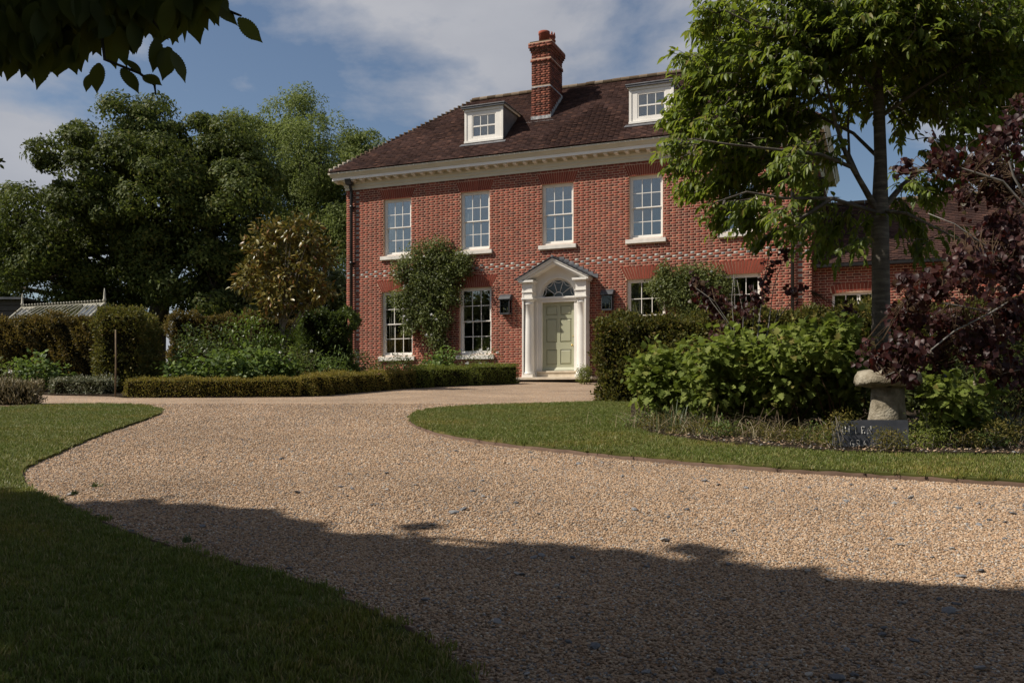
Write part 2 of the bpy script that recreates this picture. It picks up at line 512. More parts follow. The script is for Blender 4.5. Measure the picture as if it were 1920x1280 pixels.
def gravel_material():
    m, nt, out = new_mat('gravel')
    p = nd(nt, 'ShaderNodeBsdfPrincipled')
    p.inputs['Roughness'].default_value = 0.9
    p.inputs['Specular IOR Level'].default_value = 0.2
    t = nd(nt, 'ShaderNodeTexCoord')
    v = nd(nt, 'ShaderNodeTexVoronoi')
    v.inputs['Scale'].default_value = 62
    nt.links.new(t.outputs['Object'], v.inputs['Vector'])
    s = nd(nt, 'ShaderNodeSeparateColor')
    nt.links.new(v.outputs['Color'], s.inputs[0])
    r = ramp(nt, PEBBLE)
    nt.links.new(s.outputs[0], r.inputs[0])
    c = mul_col(nt, r.outputs[0], noise_val(nt, 0.8, 8, 0.62, 0.98))  # sheet colour lowered to imitate the shade between loose pebbles
    nt.links.new(c, p.inputs['Base Color'])
    b = nd(nt, 'ShaderNodeBump')
    b.inputs['Distance'].default_value = 0.010
    b.inputs['Strength'].default_value = 0.9
    iv = nd(nt, 'ShaderNodeMath', operation='SUBTRACT')
    iv.inputs[0].default_value = 1.0
    nt.links.new(v.outputs['Distance'], iv.inputs[1])
    nt.links.new(iv.outputs[0], b.inputs['Height'])
    nt.links.new(b.outputs[0], p.inputs['Normal'])
    nt.links.new(p.outputs[0], out.inputs['Surface'])
    return m


PEBBLE = [(0.0, (0.126, 0.088, 0.06)), (0.14, (0.251, 0.165, 0.102)), (0.34, (0.388, 0.263, 0.166)), (0.55, (0.45, 0.319, 0.209)), (0.7, (0.514, 0.392, 0.276)), (0.8, (0.398, 0.232, 0.125)), (0.88, (0.251, 0.226, 0.205)), (0.95, (0.188, 0.186, 0.186)), (1.0, (0.629, 0.556, 0.461))]
M['gravel'] = gravel_material()
M['pebble'] = surf('pebble', PEBBLE, 0.8, 0.2, 0.45, 6, per='object', vary=(0.74, 1.12), coord='Position')
M['flint'] = surf('flint', [(0, (0.07, 0.072, 0.08)), (0.5, (0.15, 0.152, 0.16)), (0.85, (0.24, 0.23, 0.22)), (1, (0.42, 0.38, 0.33))], 0.7, 0.35, 40, per='object', vary=(0.8, 1.2))


def lawn_material():
    m, nt, out = new_mat('lawn_turf')
    p = nd(nt, 'ShaderNodeBsdfPrincipled')
    p.inputs['Roughness'].default_value = 0.95
    p.inputs['Specular IOR Level'].default_value = 0.1
    r = ramp(nt, [(0, (0.040, 0.046, 0.012)), (0.6, (0.085, 0.088, 0.024)), (1, (0.15, 0.115, 0.046))])
    nt.links.new(noise_val(nt, 1.4, 8), r.inputs[0])
    nt.links.new(r.outputs[0], p.inputs['Base Color'])
    nt.links.new(p.outputs[0], out.inputs['Surface'])
    return m


def blade_material():
    m, nt, out = new_mat('grass_blade')
    p = nd(nt, 'ShaderNodeBsdfPrincipled')
    p.inputs['Roughness'].default_value = 0.5
    p.inputs['Specular IOR Level'].default_value = 0.3
    r = ramp(nt, [(0, (0.095, 0.128, 0.022)), (0.45, (0.150, 0.182, 0.034)), (0.8, (0.20, 0.212, 0.05)), (1, (0.34, 0.28, 0.13))])
    nt.links.new(rand_node(nt), r.inputs[0])
    r2 = ramp(nt, [(0, (0.85, 0.95, 0.75)), (0.55, (1.0, 1.0, 1.0)), (1, (1.28, 1.08, 0.95))])
    nt.links.new(noise_val(nt, 0.9, 5, coord='Generated', vec=(9, 9, 1)), r2.inputs[0])
    g = nd(nt, 'ShaderNodeNewGeometry')
    nn = nd(nt, 'ShaderNodeTexNoise')
    nn.inputs['Scale'].default_value = 1.1
    nn.inputs['Detail'].default_value = 5
    nt.links.new(g.outputs['Position'], nn.inputs['Vector'])
    mr = nd(nt, 'ShaderNodeMapRange')
    mr.inputs['From Min'].default_value = 0.3; mr.inputs['From Max'].default_value = 0.7
    nt.links.new(nn.outputs['Fac'], mr.inputs['Value'])
    nt.links.new(mr.outputs[0], r2.inputs[0])
    c = mul_col(nt, r.outputs[0], r2.outputs[0])
    nt.links.new(c, p.inputs['Base Color'])
    t = nd(nt, 'ShaderNodeBsdfTranslucent')
    nt.links.new(c, t.inputs['Color'])
    ms = nd(nt, 'ShaderNodeMixShader')
    ms.inputs[0].default_value = 0.3
    nt.links.new(p.outputs[0], ms.inputs[1]); nt.links.new(t.outputs[0], ms.inputs[2])
    nt.links.new(ms.outputs[0], out.inputs['Surface'])
    return m


M['lawn'] = lawn_material()
M['blade'] = blade_material()

# one sheet of ground reaching the horizon
xs = np.concatenate([[-1500, -700, -300, -150], np.arange(-80, 81, 10), [150, 300, 700, 1500]]).astype(float)
ys = np.concatenate([[-900, -300, -120, -50, -20], np.arange(-8, 30, 2.5), [29.5, 40, 60, 100, 200, 500, 1500]]).astype(float)
gx, gy = np.meshgrid(xs, ys)
gv = np.stack([gx.ravel(), gy.ravel(), zg(gx.ravel(), gy.ravel()) - 0.03], 1)
nx, ny = len(xs), len(ys)
gf = [[j * nx + i, j * nx + i + 1, (j + 1) * nx + i + 1, (j + 1) * nx + i] for j in range(ny - 1) for i in range(nx - 1)]
o = add('ground', np_mesh('ground', gv, gf), M['field']); tag(o, kind='structure')


def sheet(name, pts2, dz, mat, thick=0.0):
    """flat sheet on the slope from an outline of x,y points"""
    if sum(a[0] * b[1] - b[0] * a[1] for a, b in zip(pts2, pts2[1:] + pts2[:1])) < 0:
        pts2 = pts2[::-1]
    bm = bmesh.new()
    vs = [bm.verts.new((x, y, float(zg(x, y)) + dz)) for x, y in pts2]
    f = bm.faces.new(vs)
    if thick:
        ex = bmesh.ops.extrude_face_region(bm, geom=[f])
        for v in [e for e in ex['geom'] if isinstance(e, bmesh.types.BMVert)]:
            v.co.z -= 0.0
        for v in vs:
            v.co.z -= thick
    bmesh.ops.triangulate(bm, faces=[q for q in bm.faces if len(q.verts) > 4])
    me = bpy.data.meshes.new(name)
    bm.to_mesh(me); bm.free()
    return tag(add(name, me, mat), kind='structure')


def smooth_line(pts, n=6):
    """Catmull-Rom through the points"""
    P = [np.asarray(p, float) for p in pts]
    P = [2 * P[0] - P[1]] + P + [2 * P[-1] - P[-2]]
    out = []
    for i in range(1, len(P) - 2):
        for k in range(n):
            t = k / n
            out.append(0.5 * ((2 * P[i]) + (-P[i - 1] + P[i + 1]) * t + (2 * P[i - 1] - 5 * P[i] + 4 * P[i + 1] - P[i + 2]) * t * t + (-P[i - 1] + 3 * P[i] - 3 * P[i + 1] + P[i + 2]) * t ** 3))
    out.append(P[-2])
    return [(float(p[0]), float(p[1])) for p in out]


def gpts(px):
    return [tuple(G(a, b)[:2]) for a, b in px]


drive = sheet('gravel_drive', [(-26, -3), (12, -3), (12, 24), (12, 29.3), (-26, 29.3)], 0.0, M['gravel'])

left_edge = smooth_line(gpts([(85, 762), (160, 760), (240, 760.5), (285, 765), (303, 773), (288, 782), (250, 796), (200, 813), (150, 833), (100, 856), (60, 873), (43, 886),
                              (43, 904), (62, 926), (105, 947), (155, 970), (225, 1003), (310, 1033), (410, 1062), (510, 1087), (580, 1110), (645, 1138), (705, 1166), (760, 1193), (812, 1228), (858, 1265), (890, 1300)]))
left_lawn = left_edge + [(-0.1, 2.2), (0.1, 0.5), (0.0, -3.0), (-22, -3.0), (-22, 15.5)] + gpts([(-60, 772), (0, 766)])
sheet('lawn', left_lawn, 0.03, M['lawn'], 0.05)
right_front = smooth_line(gpts([(768, 788), (772, 796), (788, 805), (825, 817), (900, 831), (1000, 843), (1100, 854), (1200, 864), (1300, 873), (1400, 881), (1500, 888), (1600, 894), (1700, 900), (1800, 906), (1920, 913), (2150, 926)]))
right_back = smooth_line(gpts([(1190, 756.5), (1120, 758), (1050, 760), (950, 763), (860, 767), (800, 773), (775, 781), (768, 788)]))
right_lawn = right_back[:-1] + right_front + [(9.5, 8.0), (9.5, 17.0)]
sheet('lawn', right_lawn, 0.05, M['lawn'], 0.06)
bed_edge = smooth_line(gpts([(1184, 758), (1183, 775), (1187, 798), (1212, 816), (1290, 833), (1400, 845), (1560, 857), (1700, 861), (1920, 864), (2150, 868)]))
bed_right = bed_edge + [(9.4, 9.0), (9.4, 16.9)]
sheet('flower_bed', bed_right, 0.075, M['soil'], 0.03)
hedge_line_px = [(232, 745.5), (400, 745.5), (560, 744), (650, 737.5), (730, 730.5), (800, 726), (880, 723), (966, 720)]
bed_l = gpts([(95, 741), (205, 743)] + hedge_line_px)
_c = HW(-1.2, -0.02, 0); _d = HW(-9.2, -0.02, 0)
sheet('flower_bed', bed_l + [(_c[0], _c[1]), (_d[0], _d[1]), (-24.0, 29.2)], 0.035, M['soil'], 0.03)

# rusty edging along the near side of the right-hand lawn
def edging(ln, side, top, label):
    """continuous strip standing along a lawn edge"""
    P = np.array(ln)
    T_ = np.gradient(P, axis=0); T_ /= np.linalg.norm(T_, axis=1, keepdims=True)
    N_ = np.stack([T_[:, 1], -T_[:, 0]], 1) * side
    V = []
    wob = .004 * np.sin(np.arange(len(P)) * 1.7) + .003 * np.sin(np.arange(len(P)) * .61)
    for (x, y), (nx_, ny_), w_ in zip(P, N_, wob):
        z = float(zg(x, y))
        V += [(x + nx_ * .014, y + ny_ * .014, z - .02), (x + nx_ * .014, y + ny_ * .014, z + top + w_), (x + nx_ * .004, y + ny_ * .004, z + top + w_), (x + nx_ * .004, y + ny_ * .004, z - .02)]
    Fc = [(4 * i + k, 4 * i + k + 1, 4 * i + 5 + k, 4 * i + 4 + k) for i in range(len(P) - 1) for k in range(3)]
    tag(add('lawn_edging', np_mesh('lawn_edging', np.array(V), np.array(Fc)), M['edging']), label, 'edging')


edging(right_front, 1, .034, 'thin rusty metal edging between the right lawn and the gravel')
edging(left_edge[int(len(left_edge) * .55):], -1, .036, 'dark metal edging beside the shaded lawn in the foreground')


def inside(poly, x, y):
    P = np.asarray(poly); x = np.asarray(x); y = np.asarray(y)
    r = np.zeros(x.shape, bool)
    j = len(P) - 1
    for i in range(len(P)):
        xi, yi = P[i]; xj, yj = P[j]
        with np.errstate(divide='ignore', invalid='ignore'):
            c = ((yi > y) != (yj > y)) & (x < (xj - xi) * (y - yi) / (yj - yi + 1e-12) + xi)
        r ^= c
        j = i
    return r


def emitter(name, y0, y1, step, dz, keep, mat, parent=None):
    """small squares of ground in view, on which stones or grass are scattered"""
    X, Y = np.meshgrid(np.arange(-16, 12, step), np.arange(y0, y1, step))
    X, Y = X.ravel(), Y.ravel()
    k = (np.abs(X + step / 2) < 0.60 * (Y + step) + 0.4) & keep(X + step / 2, Y + step / 2)
    X, Y = X[k], Y[k]
    n = len(X)
    V = np.zeros((n, 4, 3))
    for q, (a, b) in enumerate(((0, 0), (1, 0), (1, 1), (0, 1))):
        V[:, q, 0] = X + a * step; V[:, q, 1] = Y + b * step
        V[:, q, 2] = zg(V[:, q, 0], V[:, q, 1]) + dz
    me = np_mesh(name, V.reshape(-1, 3), np.arange(4 * n).reshape(n, 4))
    return add(name, me, mat, parent)


def scatter(o, density, src, rot, smin, smax, mat, seed=0, prim=None):
    """geometry nodes: many small instances on the faces of o"""
    ng = bpy.data.node_groups.new('scatter', 'GeometryNodeTree')
    ng.interface.new_socket('Geometry', in_out='INPUT', socket_type='NodeSocketGeometry')
    ng.interface.new_socket('Geometry', in_out='OUTPUT', socket_type='NodeSocketGeometry')
    N, K = ng.nodes, ng.links
    gi, go = N.new('NodeGroupInput'), N.new('NodeGroupOutput')
    dp = N.new('GeometryNodeDistributePointsOnFaces')
    dp.inputs['Density'].default_value = density
    dp.inputs['Seed'].default_value = seed
    K.new(gi.outputs[0], dp.inputs['Mesh'])
    ip = N.new('GeometryNodeInstanceOnPoints')
    K.new(dp.outputs['Points'], ip.inputs['Points'])
    if src is not None:
        oi = N.new('GeometryNodeObjectInfo')
        oi.inputs['Object'].default_value = src
        oi.inputs['As Instance'].default_value = False
        geo = oi.outputs['Geometry']
    else:
        ic = N.new('GeometryNodeMeshIcoSphere')
        ic.inputs['Radius'].default_value = 1.0
        ic.inputs['Subdivisions'].default_value = prim
        sm = N.new('GeometryNodeSetMaterial')
        sm.inputs['Material'].default_value = mat
        K.new(ic.outputs[0], sm.inputs[0])
        geo = sm.outputs[0]
    K.new(geo, ip.inputs['Instance'])
    rr = N.new('FunctionNodeRandomValue'); rr.data_type = 'FLOAT_VECTOR'
    rr.inputs[0].default_value = (-rot, -rot, 0)
    rr.inputs[1].default_value = (rot, rot, 6.283)
    rr.inputs['Seed'].default_value = seed + 1
    K.new(rr.outputs[0], ip.inputs['Rotation'])
    rs = N.new('FunctionNodeRandomValue'); rs.data_type = 'FLOAT_VECTOR'
    rs.inputs[0].default_value = smin
    rs.inputs[1].default_value = smax
    rs.inputs['Seed'].default_value = seed + 2
    K.new(rs.outputs[0], ip.inputs['Scale'])
    K.new(ip.outputs[0], go.inputs[0])
    md = o.modifiers.new('scatter', 'NODES')
    md.node_group = ng
    return o


def off_lawn(x, y):
    return ~(inside(left_lawn, x, y) | inside(right_lawn, x, y))


for i, (a, b, st, de, r0, r1) in enumerate(((2.4, 5.2, 0.1, 6400, 0.0040, 0.0100), (5.2, 8.0, 0.1, 4000, 0.0050, 0.0112), (8.0, 12.0, 0.2, 1700, 0.007, 0.014), (12.0, 17.0, 0.2, 600, 0.009, 0.016))):
    o = emitter('gravel_stones', a, b, st, 0.002, off_lawn, M['pebble'], drive)
    tag(o, kind='stuff')
    scatter(o, de, None, 0.5, (r0, r0, r0 * 0.6), (r1, r1 * 0.8, r1 * 0.65), M['pebble'], 10 + i, prim=1)

# larger flints lying in the gravel, each a stone of its own
rs = np.random.RandomState(5)
stone_meshes = []
for k in range(5):
    bm = bmesh.new()
    bmesh.ops.create_icosphere(bm, subdivisions=1, radius=1.0)
    for v in bm.verts:
        v.co *= 1 + rs.uniform(-0.28, 0.28)
        v.co.z *= 0.42
    me = bpy.data.meshes.new('stone')
    bm.to_mesh(me); bm.free()
    me.materials.append(M['flint'])
    stone_meshes.append(me)
cnt = 0
while cnt < 170:
    y = 2.6 + 8.5 * rs.rand() ** 1.5
    x = rs.uniform(-0.6, 0.6) * y
    if not off_lawn(np.array([x]), np.array([y]))[0]:
        continue
    s = rs.uniform(0.010, 0.019) * (1.55 if rs.rand() < 0.15 else 1)
    o = bpy.data.objects.new('stone', stone_meshes[cnt % 5])
    COL.objects.link(o)
    o.location = (x, y, float(zg(x, y)) + s * 0.2 + 0.006)
    o.rotation_euler = (rs.uniform(-.3, .3), rs.uniform(-.3, .3), rs.uniform(0, 6.28))
    o.scale = (s * rs.uniform(1, 1.5), s, s)
    o.parent = drive
    cnt += 1

# grass: a tuft of blades instanced over the lawns in view


def tuft(nb, h, seed):
    rs = np.random.RandomState(seed)
    V, Fc = [], []
    for k in range(nb):
        a = rs.uniform(0, 6.28); r = rs.uniform(0, 0.035)
        b = np.array([r * math.cos(a), r * math.sin(a), 0])
        q = rs.uniform(0, 6.28); hh = h * rs.uniform(0.5, 1.15); w = 0.0022
        ln_ = rs.uniform(0.15, 0.75) * hh
        dv = np.array([math.cos(q), math.sin(q), 0]); sd = np.array([-dv[1], dv[0], 0]) * w
        i = len(V)
        V += [b - sd, b + sd, b + dv * ln_ * 0.35 + [0, 0, hh * 0.6] + sd * .8, b + dv * ln_ * 0.35 + [0, 0, hh * 0.6] - sd * .8, b + dv * ln_ + [0, 0, hh]]
        Fc += [[i, i + 1, i + 2], [i, i + 2, i + 3], [i + 3, i + 2, i + 4]]
    me = np_mesh('grass_tuft', np.array(V), np.array(Fc))
    me.materials.append(M['blade'])
    return bpy.data.objects.new('grass_tuft', me)


tuft_near, tuft_far = tuft(18, 0.028, 1), tuft(14, 0.032, 2)
in_l = lambda x, y: inside(left_lawn, x, y)
in_r = lambda x, y: inside(right_lawn, x, y) & ~inside(bed_right, x, y)
for nm, a, b, st, de, fn, tf, dz, lab in (('grass', 2.3, 6.6, 0.1, 950, in_l, tuft_near, 0.028, 'short mown grass of the shaded lawn in the near foreground'),
                                         ('grass', 6.6, 17.0, 0.1, 430, in_l, tuft_far, 0.028, 'sunlit mown grass of the lawn at the left'),
                                         ('grass', 6.4, 17.5, 0.1, 620, in_r, tuft_far, 0.048, 'sunlit mown grass of the curved lawn at the right')):
    o = emitter(nm, a, b, st, dz, fn, M['blade'])
    tag(o, lab, 'grass', kind='stuff')
    scatter(o, de, tf, 0.25, (0.8, 0.8, 0.7), (1.3, 1.3, 1.25), M['blade'], 40 + int(a * 3) + de)

# ================================================================ the house (local axes: x along the front, y into the house, z up)
house = thing('brick_house', 'two storey red brick house with dormers, white porch and tiled hipped roof', 'house', HO, -TH)
UL, UR, WT = -7.62, 7.46, 6.56
DEPTH = 7.0
UPW = [(-5.65, 1.04), (-2.81, 1.02), (-0.01, 1.03), (2.77, 1.02), (5.50, 1.02)]
LOW = [(-5.66, 1.16), (-2.80, 1.12), (2.77, 1.16), (5.50, 1.17)]
openings = []                                     # u0,u1,w0,w1
for c_, w_ in UPW: openings.append((c_ - w_ / 2, c_ + w_ / 2, 4.22, 6.10))
for c_, w_ in LOW: openings.append((c_ - w_ / 2, c_ + w_ / 2, 0.87, 3.02))
openings.append((-0.62, 0.62, 0.0, 3.16))         # doorway


def wall_face(mb, u0, u1, w0, w1, ops, v, reveal):
    us = sorted({u0, u1, *[a for o_ in ops for a in o_[:2]]})
    ws = sorted({w0, w1, *[a for o_ in ops for a in o_[2:4]]})
    for i in range(len(us) - 1):
        for j in range(len(ws) - 1):
            cu, cw = (us[i] + us[i + 1]) / 2, (ws[j] + ws[j + 1]) / 2
            if any(o_[0] < cu < o_[1] and o_[2] < cw < o_[3] for o_ in ops):
                continue
            mb.quad((us[i], v, ws[j]), (us[i + 1], v, ws[j]), (us[i + 1], v, ws[j + 1]), (us[i], v, ws[j + 1]))
    for a, b, c, d in [o_[:4] for o_ in ops]:
        mb.quad((a, v, c), (a, v, d), (a, v + reveal, d), (a, v + reveal, c))
        mb.quad((b, v, d), (b, v, c), (b, v + reveal, c), (b, v + reveal, d))
        mb.quad((a, v, d), (b, v, d), (b, v + reveal, d), (a, v + reveal, d))
        mb.quad((b, v, c), (a, v, c), (a, v + reveal, c), (b, v + reveal, c))


mb = MB()
wall_face(mb, UL, UR, -0.4, WT + 0.2, openings, 0.0, 0.32)
mb.quad((UR, 0, -0.4), (UR, DEPTH, -0.4), (UR, DEPTH, WT + .2), (UR, 0, WT + .2))
mb.quad((UL, DEPTH, -0.4), (UL, 0, -0.4), (UL, 0, WT + .2), (UL, DEPTH, WT + .2))
mb.quad((UR, DEPTH, -0.4), (UL, DEPTH, -0.4), (UL, DEPTH, WT + .2), (UR, DEPTH, WT + .2))
wall = mb.build('wall', M['mortar'], house, True)

# bricks in Flemish bond, cut round the openings and the flat arches
ARCH = [(c_, w_ / 2 + .03, w_ / 2 + 0.165, 6.10, 6.44) for c_, w_ in UPW] + [(c_, w_ / 2 + .01, w_ / 2 + 0.215, 3.02, 3.40) for c_, w_ in LOW]
GA, J = 0.075, 0.012
ST_, HD = 0.222, 0.108
rb = np.random.RandomState(3)


def cuts_at(w):
    out = []
    for a, b, c, d in openings:
        if c - 0.005 < w < d:
            out.append((a, b))
    for c_, h0, h1, z0, z1 in ARCH:
        if z0 < w < z1:
            t = (w - z0) / (z1 - z0)
            h = h0 + (h1 - h0) * t
            out.append((c_ - h, c_ + h))
    for (c_, w_), z0, z1 in [(x, 4.08, 4.22) for x in UPW] + [(x, 0.72, 0.87) for x in LOW]:
        if z0 < w < z1:
            out.append((c_ - w_ / 2 - 0.10, c_ + w_ / 2 + 0.10))
    if w < 3.1: out.append((-1.0, 1.0))
    return out


def bond(u0, u1, w0, w1, cuts, ga=GA):
    pcs = []
    n = int((w1 - w0) / ga)
    for k in range(n):
        w = w0 + k * ga
        u = u0 - ((ST_ + HD + 2 * J) / 2 if k % 2 else 0) - 0.02
        q = 0
        cs = cuts(w + ga / 2) if cuts else []
        while u < u1:
            L = ST_ if q % 2 == 0 else HD
            segs = [(max(u, u0), min(u + L, u1))]
            for a, b in cs:
                ns = []
                for s0, s1 in segs:
                    if s1 <= a or s0 >= b:
                        ns.append((s0, s1))
                    else:
                        if s0 < a - 0.02: ns.append((s0, a - 0.004))
                        if s1 > b + 0.02: ns.append((b + 0.004, s1))
                segs = ns
            for s0, s1 in segs:
                if s1 - s0 > 0.02:
                    pcs.append((s0, s1, w + J / 2, w + ga - J / 2, L == HD, k))
            u += L + J
            q += 1
    return pcs


def boxes_np(B):
    """B (n,6) x0,x1,y0,y1,z0,z1 -> vertices and quads without the back face"""
    n = len(B)
    V = np.zeros((n, 8, 3))
    x0, x1, y0, y1, z0, z1 = B.T
    for i, (a, b, c) in enumerate(((x0, y0, z0), (x1, y0, z0), (x1, y1, z0), (x0, y1, z0), (x0, y0, z1), (x1, y0, z1), (x1, y1, z1), (x0, y1, z1))):
        V[:, i, 0] = a; V[:, i, 1] = b; V[:, i, 2] = c
    q = np.array([(0, 3, 2, 1), (4, 5, 6, 7), (0, 1, 5, 4), (1, 2, 6, 5), (3, 0, 4, 7)])
    Fq = (np.arange(n) * 8)[:, None, None] + q[None]
    return V.reshape(-1, 3), Fq.reshape(-1, 4)


pcs = bond(UL, UR, 0.0, WT, cuts_at)
norm, blue = [], []
for s0, s1, w0, w1, hd, k in pcs:
    isb = hd and 3.52 < w0 < 3.75 and s1 - s0 > 0.06
    if hd and (abs(s0 + 7.18) < 0.09 or abs(s0 - 7.1) < .09) and rb.rand() < .7:
        isb = True
    d = -0.0006 - rb.rand() * 0.0012
    (blue if isb else norm).append((s0, s1, d, 0.02, w0, w1))
norm = np.array(norm); blue = np.array(blue)
order = np.argsort(-norm[:, 0] - 0 * norm[:, 4])
pick = [i for i in order if 1.4 < norm[i, 0] < 4.9 and norm[i, 4] > 3.3 and norm[i, 1] - norm[i, 0] > 0.09][:300]
rest = np.ones(len(norm), bool); rest[pick] = False
V, Fq = boxes_np(norm[rest])
tag(add('brickwork', np_mesh('brickwork', V, Fq), M['brick'], wall, True), kind='stuff')
V, Fq = boxes_np(blue)
tag(add('blue_brick_headers', np_mesh('blue_brick_headers', V, Fq), M['blue_brick'], wall, True), kind='stuff')
bmesh_cache = {}
for i in pick:
    s0, s1, y0, y1, w0, w1 = norm[i]
    key = round(s1 - s0, 3)
    if key not in bmesh_cache:
        V, Fq = boxes_np(np.array([[0, s1 - s0, 0, 0.02, 0, w1 - w0]]))
        bmesh_cache[key] = np_mesh('brick', V, Fq)
        bmesh_cache[key].materials.append(M['brick'])
    o = bpy.data.objects.new('brick', bmesh_cache[key])
    COL.objects.link(o)
    o.parent = wall
    o.location = (s0, y0, w0)
# the right-hand end wall: bricks too
Vv = []
for s0, s1, w0, w1, hd, k in bond(0.0, DEPTH, 0.0, WT, None):
    Vv.append((s0, s1, -0.005, 0.02, w0, w1))
V, Fq = boxes_np(np.array(Vv))
V = np.stack([UR - V[:, 1], V[:, 0], V[:, 2]], 1)
tag(add('brickwork', np_mesh('brickwork', V, Fq[:, ::-1]), M['brick'], wall, True), kind='stuff')

# flat arches of rubbed brick
for c_, h0, h1, z0, z1 in ARCH:
    mb = MB()
    n = 17
    for k in range(n):
        a0, a1 = -1 + 2 * k / n + 0.012, -1 + 2 * (k + 1) / n - 0.012
        mb.prism([(c_ + a0 * h0, z0 + .002), (c_ + a1 * h0, z0 + .002), (c_ + a1 * h1, z1 - 0.004), (c_ + a0 * h1, z1 - 0.004)], -0.009, 0.05)
    mb.build('flat_arch', M['arch_brick'], house, True)

# rooms behind the windows
mb = MB()
mb.quad((UL + .3, 4.0, -.3), (UR - .3, 4.0, -.3), (UR - .3, 4.0, 6.7), (UL + .3, 4.0, 6.7))
for u in (-7.3, -1.3, 1.3, 7.15):
    mb.box(u - .05, u + .05, 0.33, 4.0, -.3, 6.7)
mb.build('interior_wall', M['plaster'], house, True)
mb = MB()
for z in (0.1, 3.55, 6.68):
    mb.box(UL + .02, UR - .02, 0.33, 4.0, z - .1, z)
mb.build('floor_slab', M['plaster'], house, True)

# windows ------------------------------------------------------------------
pane_cache = {}


def pane(parent, u0, u1, v, z0, z1, mat=None):
    key = (round(u1 - u0, 3), round(z1 - z0, 3))
    if key not in pane_cache:
        b = MB().box(-key[0] / 2, key[0] / 2, -0.003, 0.003, -key[1] / 2, key[1] / 2)
        me = b.mesh('pane'); me.materials.append(M['glass'])
        pane_cache[key] = me
    o = bpy.data.objects.new('pane', pane_cache[key])
    COL.objects.link(o)
    o.parent = parent
    o.location = ((u0 + u1) / 2, v, (z0 + z1) / 2)
    o.rotation_euler = (rb.normal(0, 0.004), 0, rb.normal(0, 0.004))


def sash_window(c_, w_, z0, z1, v=0.085, rows=4, cols=3, sill=None, name='window', jamb=0.055):
    a, b = c_ - w_ / 2, c_ + w_ / 2
    mb = MB()
    mb.box(a, a + jamb, v, v + .12, z0, z1).box(b - jamb, b, v, v + .12, z0, z1)
    mb.box(a + jamb, b - jamb, v, v + .12, z1 - jamb, z1).box(a + jamb, b - jamb, v - .02, v + .12, z0, z0 + 0.05)
    win = mb.build(name, M['white'], house, True)
    ia, ib, i0, i1 = a + jamb, b - jamb, z0 + .05, z1 - jamb
    mid = (i0 + i1) / 2
    fr, br = 0.038, 0.021
    for half, (s0, s1, vv) in enumerate(((mid - .012, i1, v + .025), (i0, mid + .018, v + .065))):
        f = MB()
        bot = 0.034 if half == 0 else 0.075
        top = 0.04 if half == 0 else 0.034
        f.box(ia, ia + fr, vv, vv + .035, s0, s1).box(ib - fr, ib, vv, vv + .035, s0, s1)
        f.box(ia + fr, ib - fr, vv, vv + .035, s0, s0 + bot).box(ia + fr, ib - fr, vv, vv + .035, s1 - top, s1)
        f.build('sash_frame', M['white'], win, True)
        g = MB()
        pw = (ib - ia - 2 * fr) / cols
        nr = rows // 2
        ph = (s1 - s0 - bot - top) / nr
        for k in range(1, cols):
            u = ia + fr + k * pw
            g.box(u - br / 2, u + br / 2, vv + .004, vv + .03, s0 + bot, s1 - top)
        for k in range(1, nr):
            z = s0 + bot + k * ph
            g.box(ia + fr, ib - fr, vv + .0065, vv + .0275, z - br / 2, z + br / 2)
        if nr > 1 or cols > 1:
            g.build('glazing_bars', M['white'], win, True)
        for k in range(cols):
            for r_ in range(nr):
                pane(win, ia + fr + k * pw, ia + fr + (k + 1) * pw, vv + .017, s0 + bot + r_ * ph, s0 + bot + (r_ + 1) * ph)
    if sill:
        z_, h_ = sill
        s = MB()
        s.prism_u([(-0.075, z_), (0.10, z_), (0.10, z_ + h_), (-.075, z_ + h_ - 0.02)], a - 0.10, b + 0.10)
        s.build('sill', M['stone_white'], win, True, bevel=0.006)
    return win


for c_, w_ in UPW:
    sash_window(c_, w_, 4.22, 6.10, sill=(4.08, 0.14))
for c_, w_ in LOW:
    sash_window(c_, w_, 0.87, 3.02, sill=(0.72, 0.15), jamb=0.06)


def curtain(u0, u1, v, z0, z1, mat, label):
    n = 40
    V, Fc = [], []
    for i in range(n + 1):
        t = i / n
        u = u0 + (u1 - u0) * t
        y = v + 0.035 * math.sin(t * 26 + u0 * 3) + 0.012 * math.sin(t * 61)
        for z, k in ((z0, 1.15), (z1, 1.0)):
            V.append((u0 + (u1 - u0) * t * k, y, z))
    for i in range(n):
        Fc.append([2 * i, 2 * i + 2, 2 * i + 3, 2 * i + 1])
    V = np.array(V)
    world_ = np.array([HW(*p) for p in V])
    t_ = thing('curtain', label, 'curtain', world_.min(0), 0)
    me = np_mesh('curtain_cloth', world_, np.array(Fc), smooth=True)
    o = add('cloth', me, mat, t_)
    md = o.modifiers.new('thick', 'SOLIDIFY'); md.thickness = 0.006
    a, b = HW(u0, v, z1 + .02), HW(u1, v, z1 + .02)
    MB().tube([a, b], 0.015, 8).build('rail', M['brass'], t_)


curtain(-6.20, -5.93, 0.42, 0.4, 2.98, M['curtain'], 'pale curtain at the left side inside the leftmost ground floor window')
curtain(-5.50, -5.10, 0.5, 0.4, 2.98, M['curtain'], 'pale curtain at the right side inside the leftmost ground floor window')
curtain(-2.56, -2.22, 0.62, 0.4, 2.98, M['curtain'], 'curtain hanging inside the ground floor window left of the lantern')
curtain(2.22, 2.58, 0.40, 0.4, 2.98, M['curtain'], 'cream curtain inside the ground floor window right of the porch')
curtain(-6.15, -5.88, 0.36, 4.25, 6.06, M['voile'], 'pale curtain inside the leftmost upstairs window')
curtain(-3.30, -3.02, 0.36, 4.25, 6.06, M['voile'], 'pale curtain inside the second upstairs window from the left')


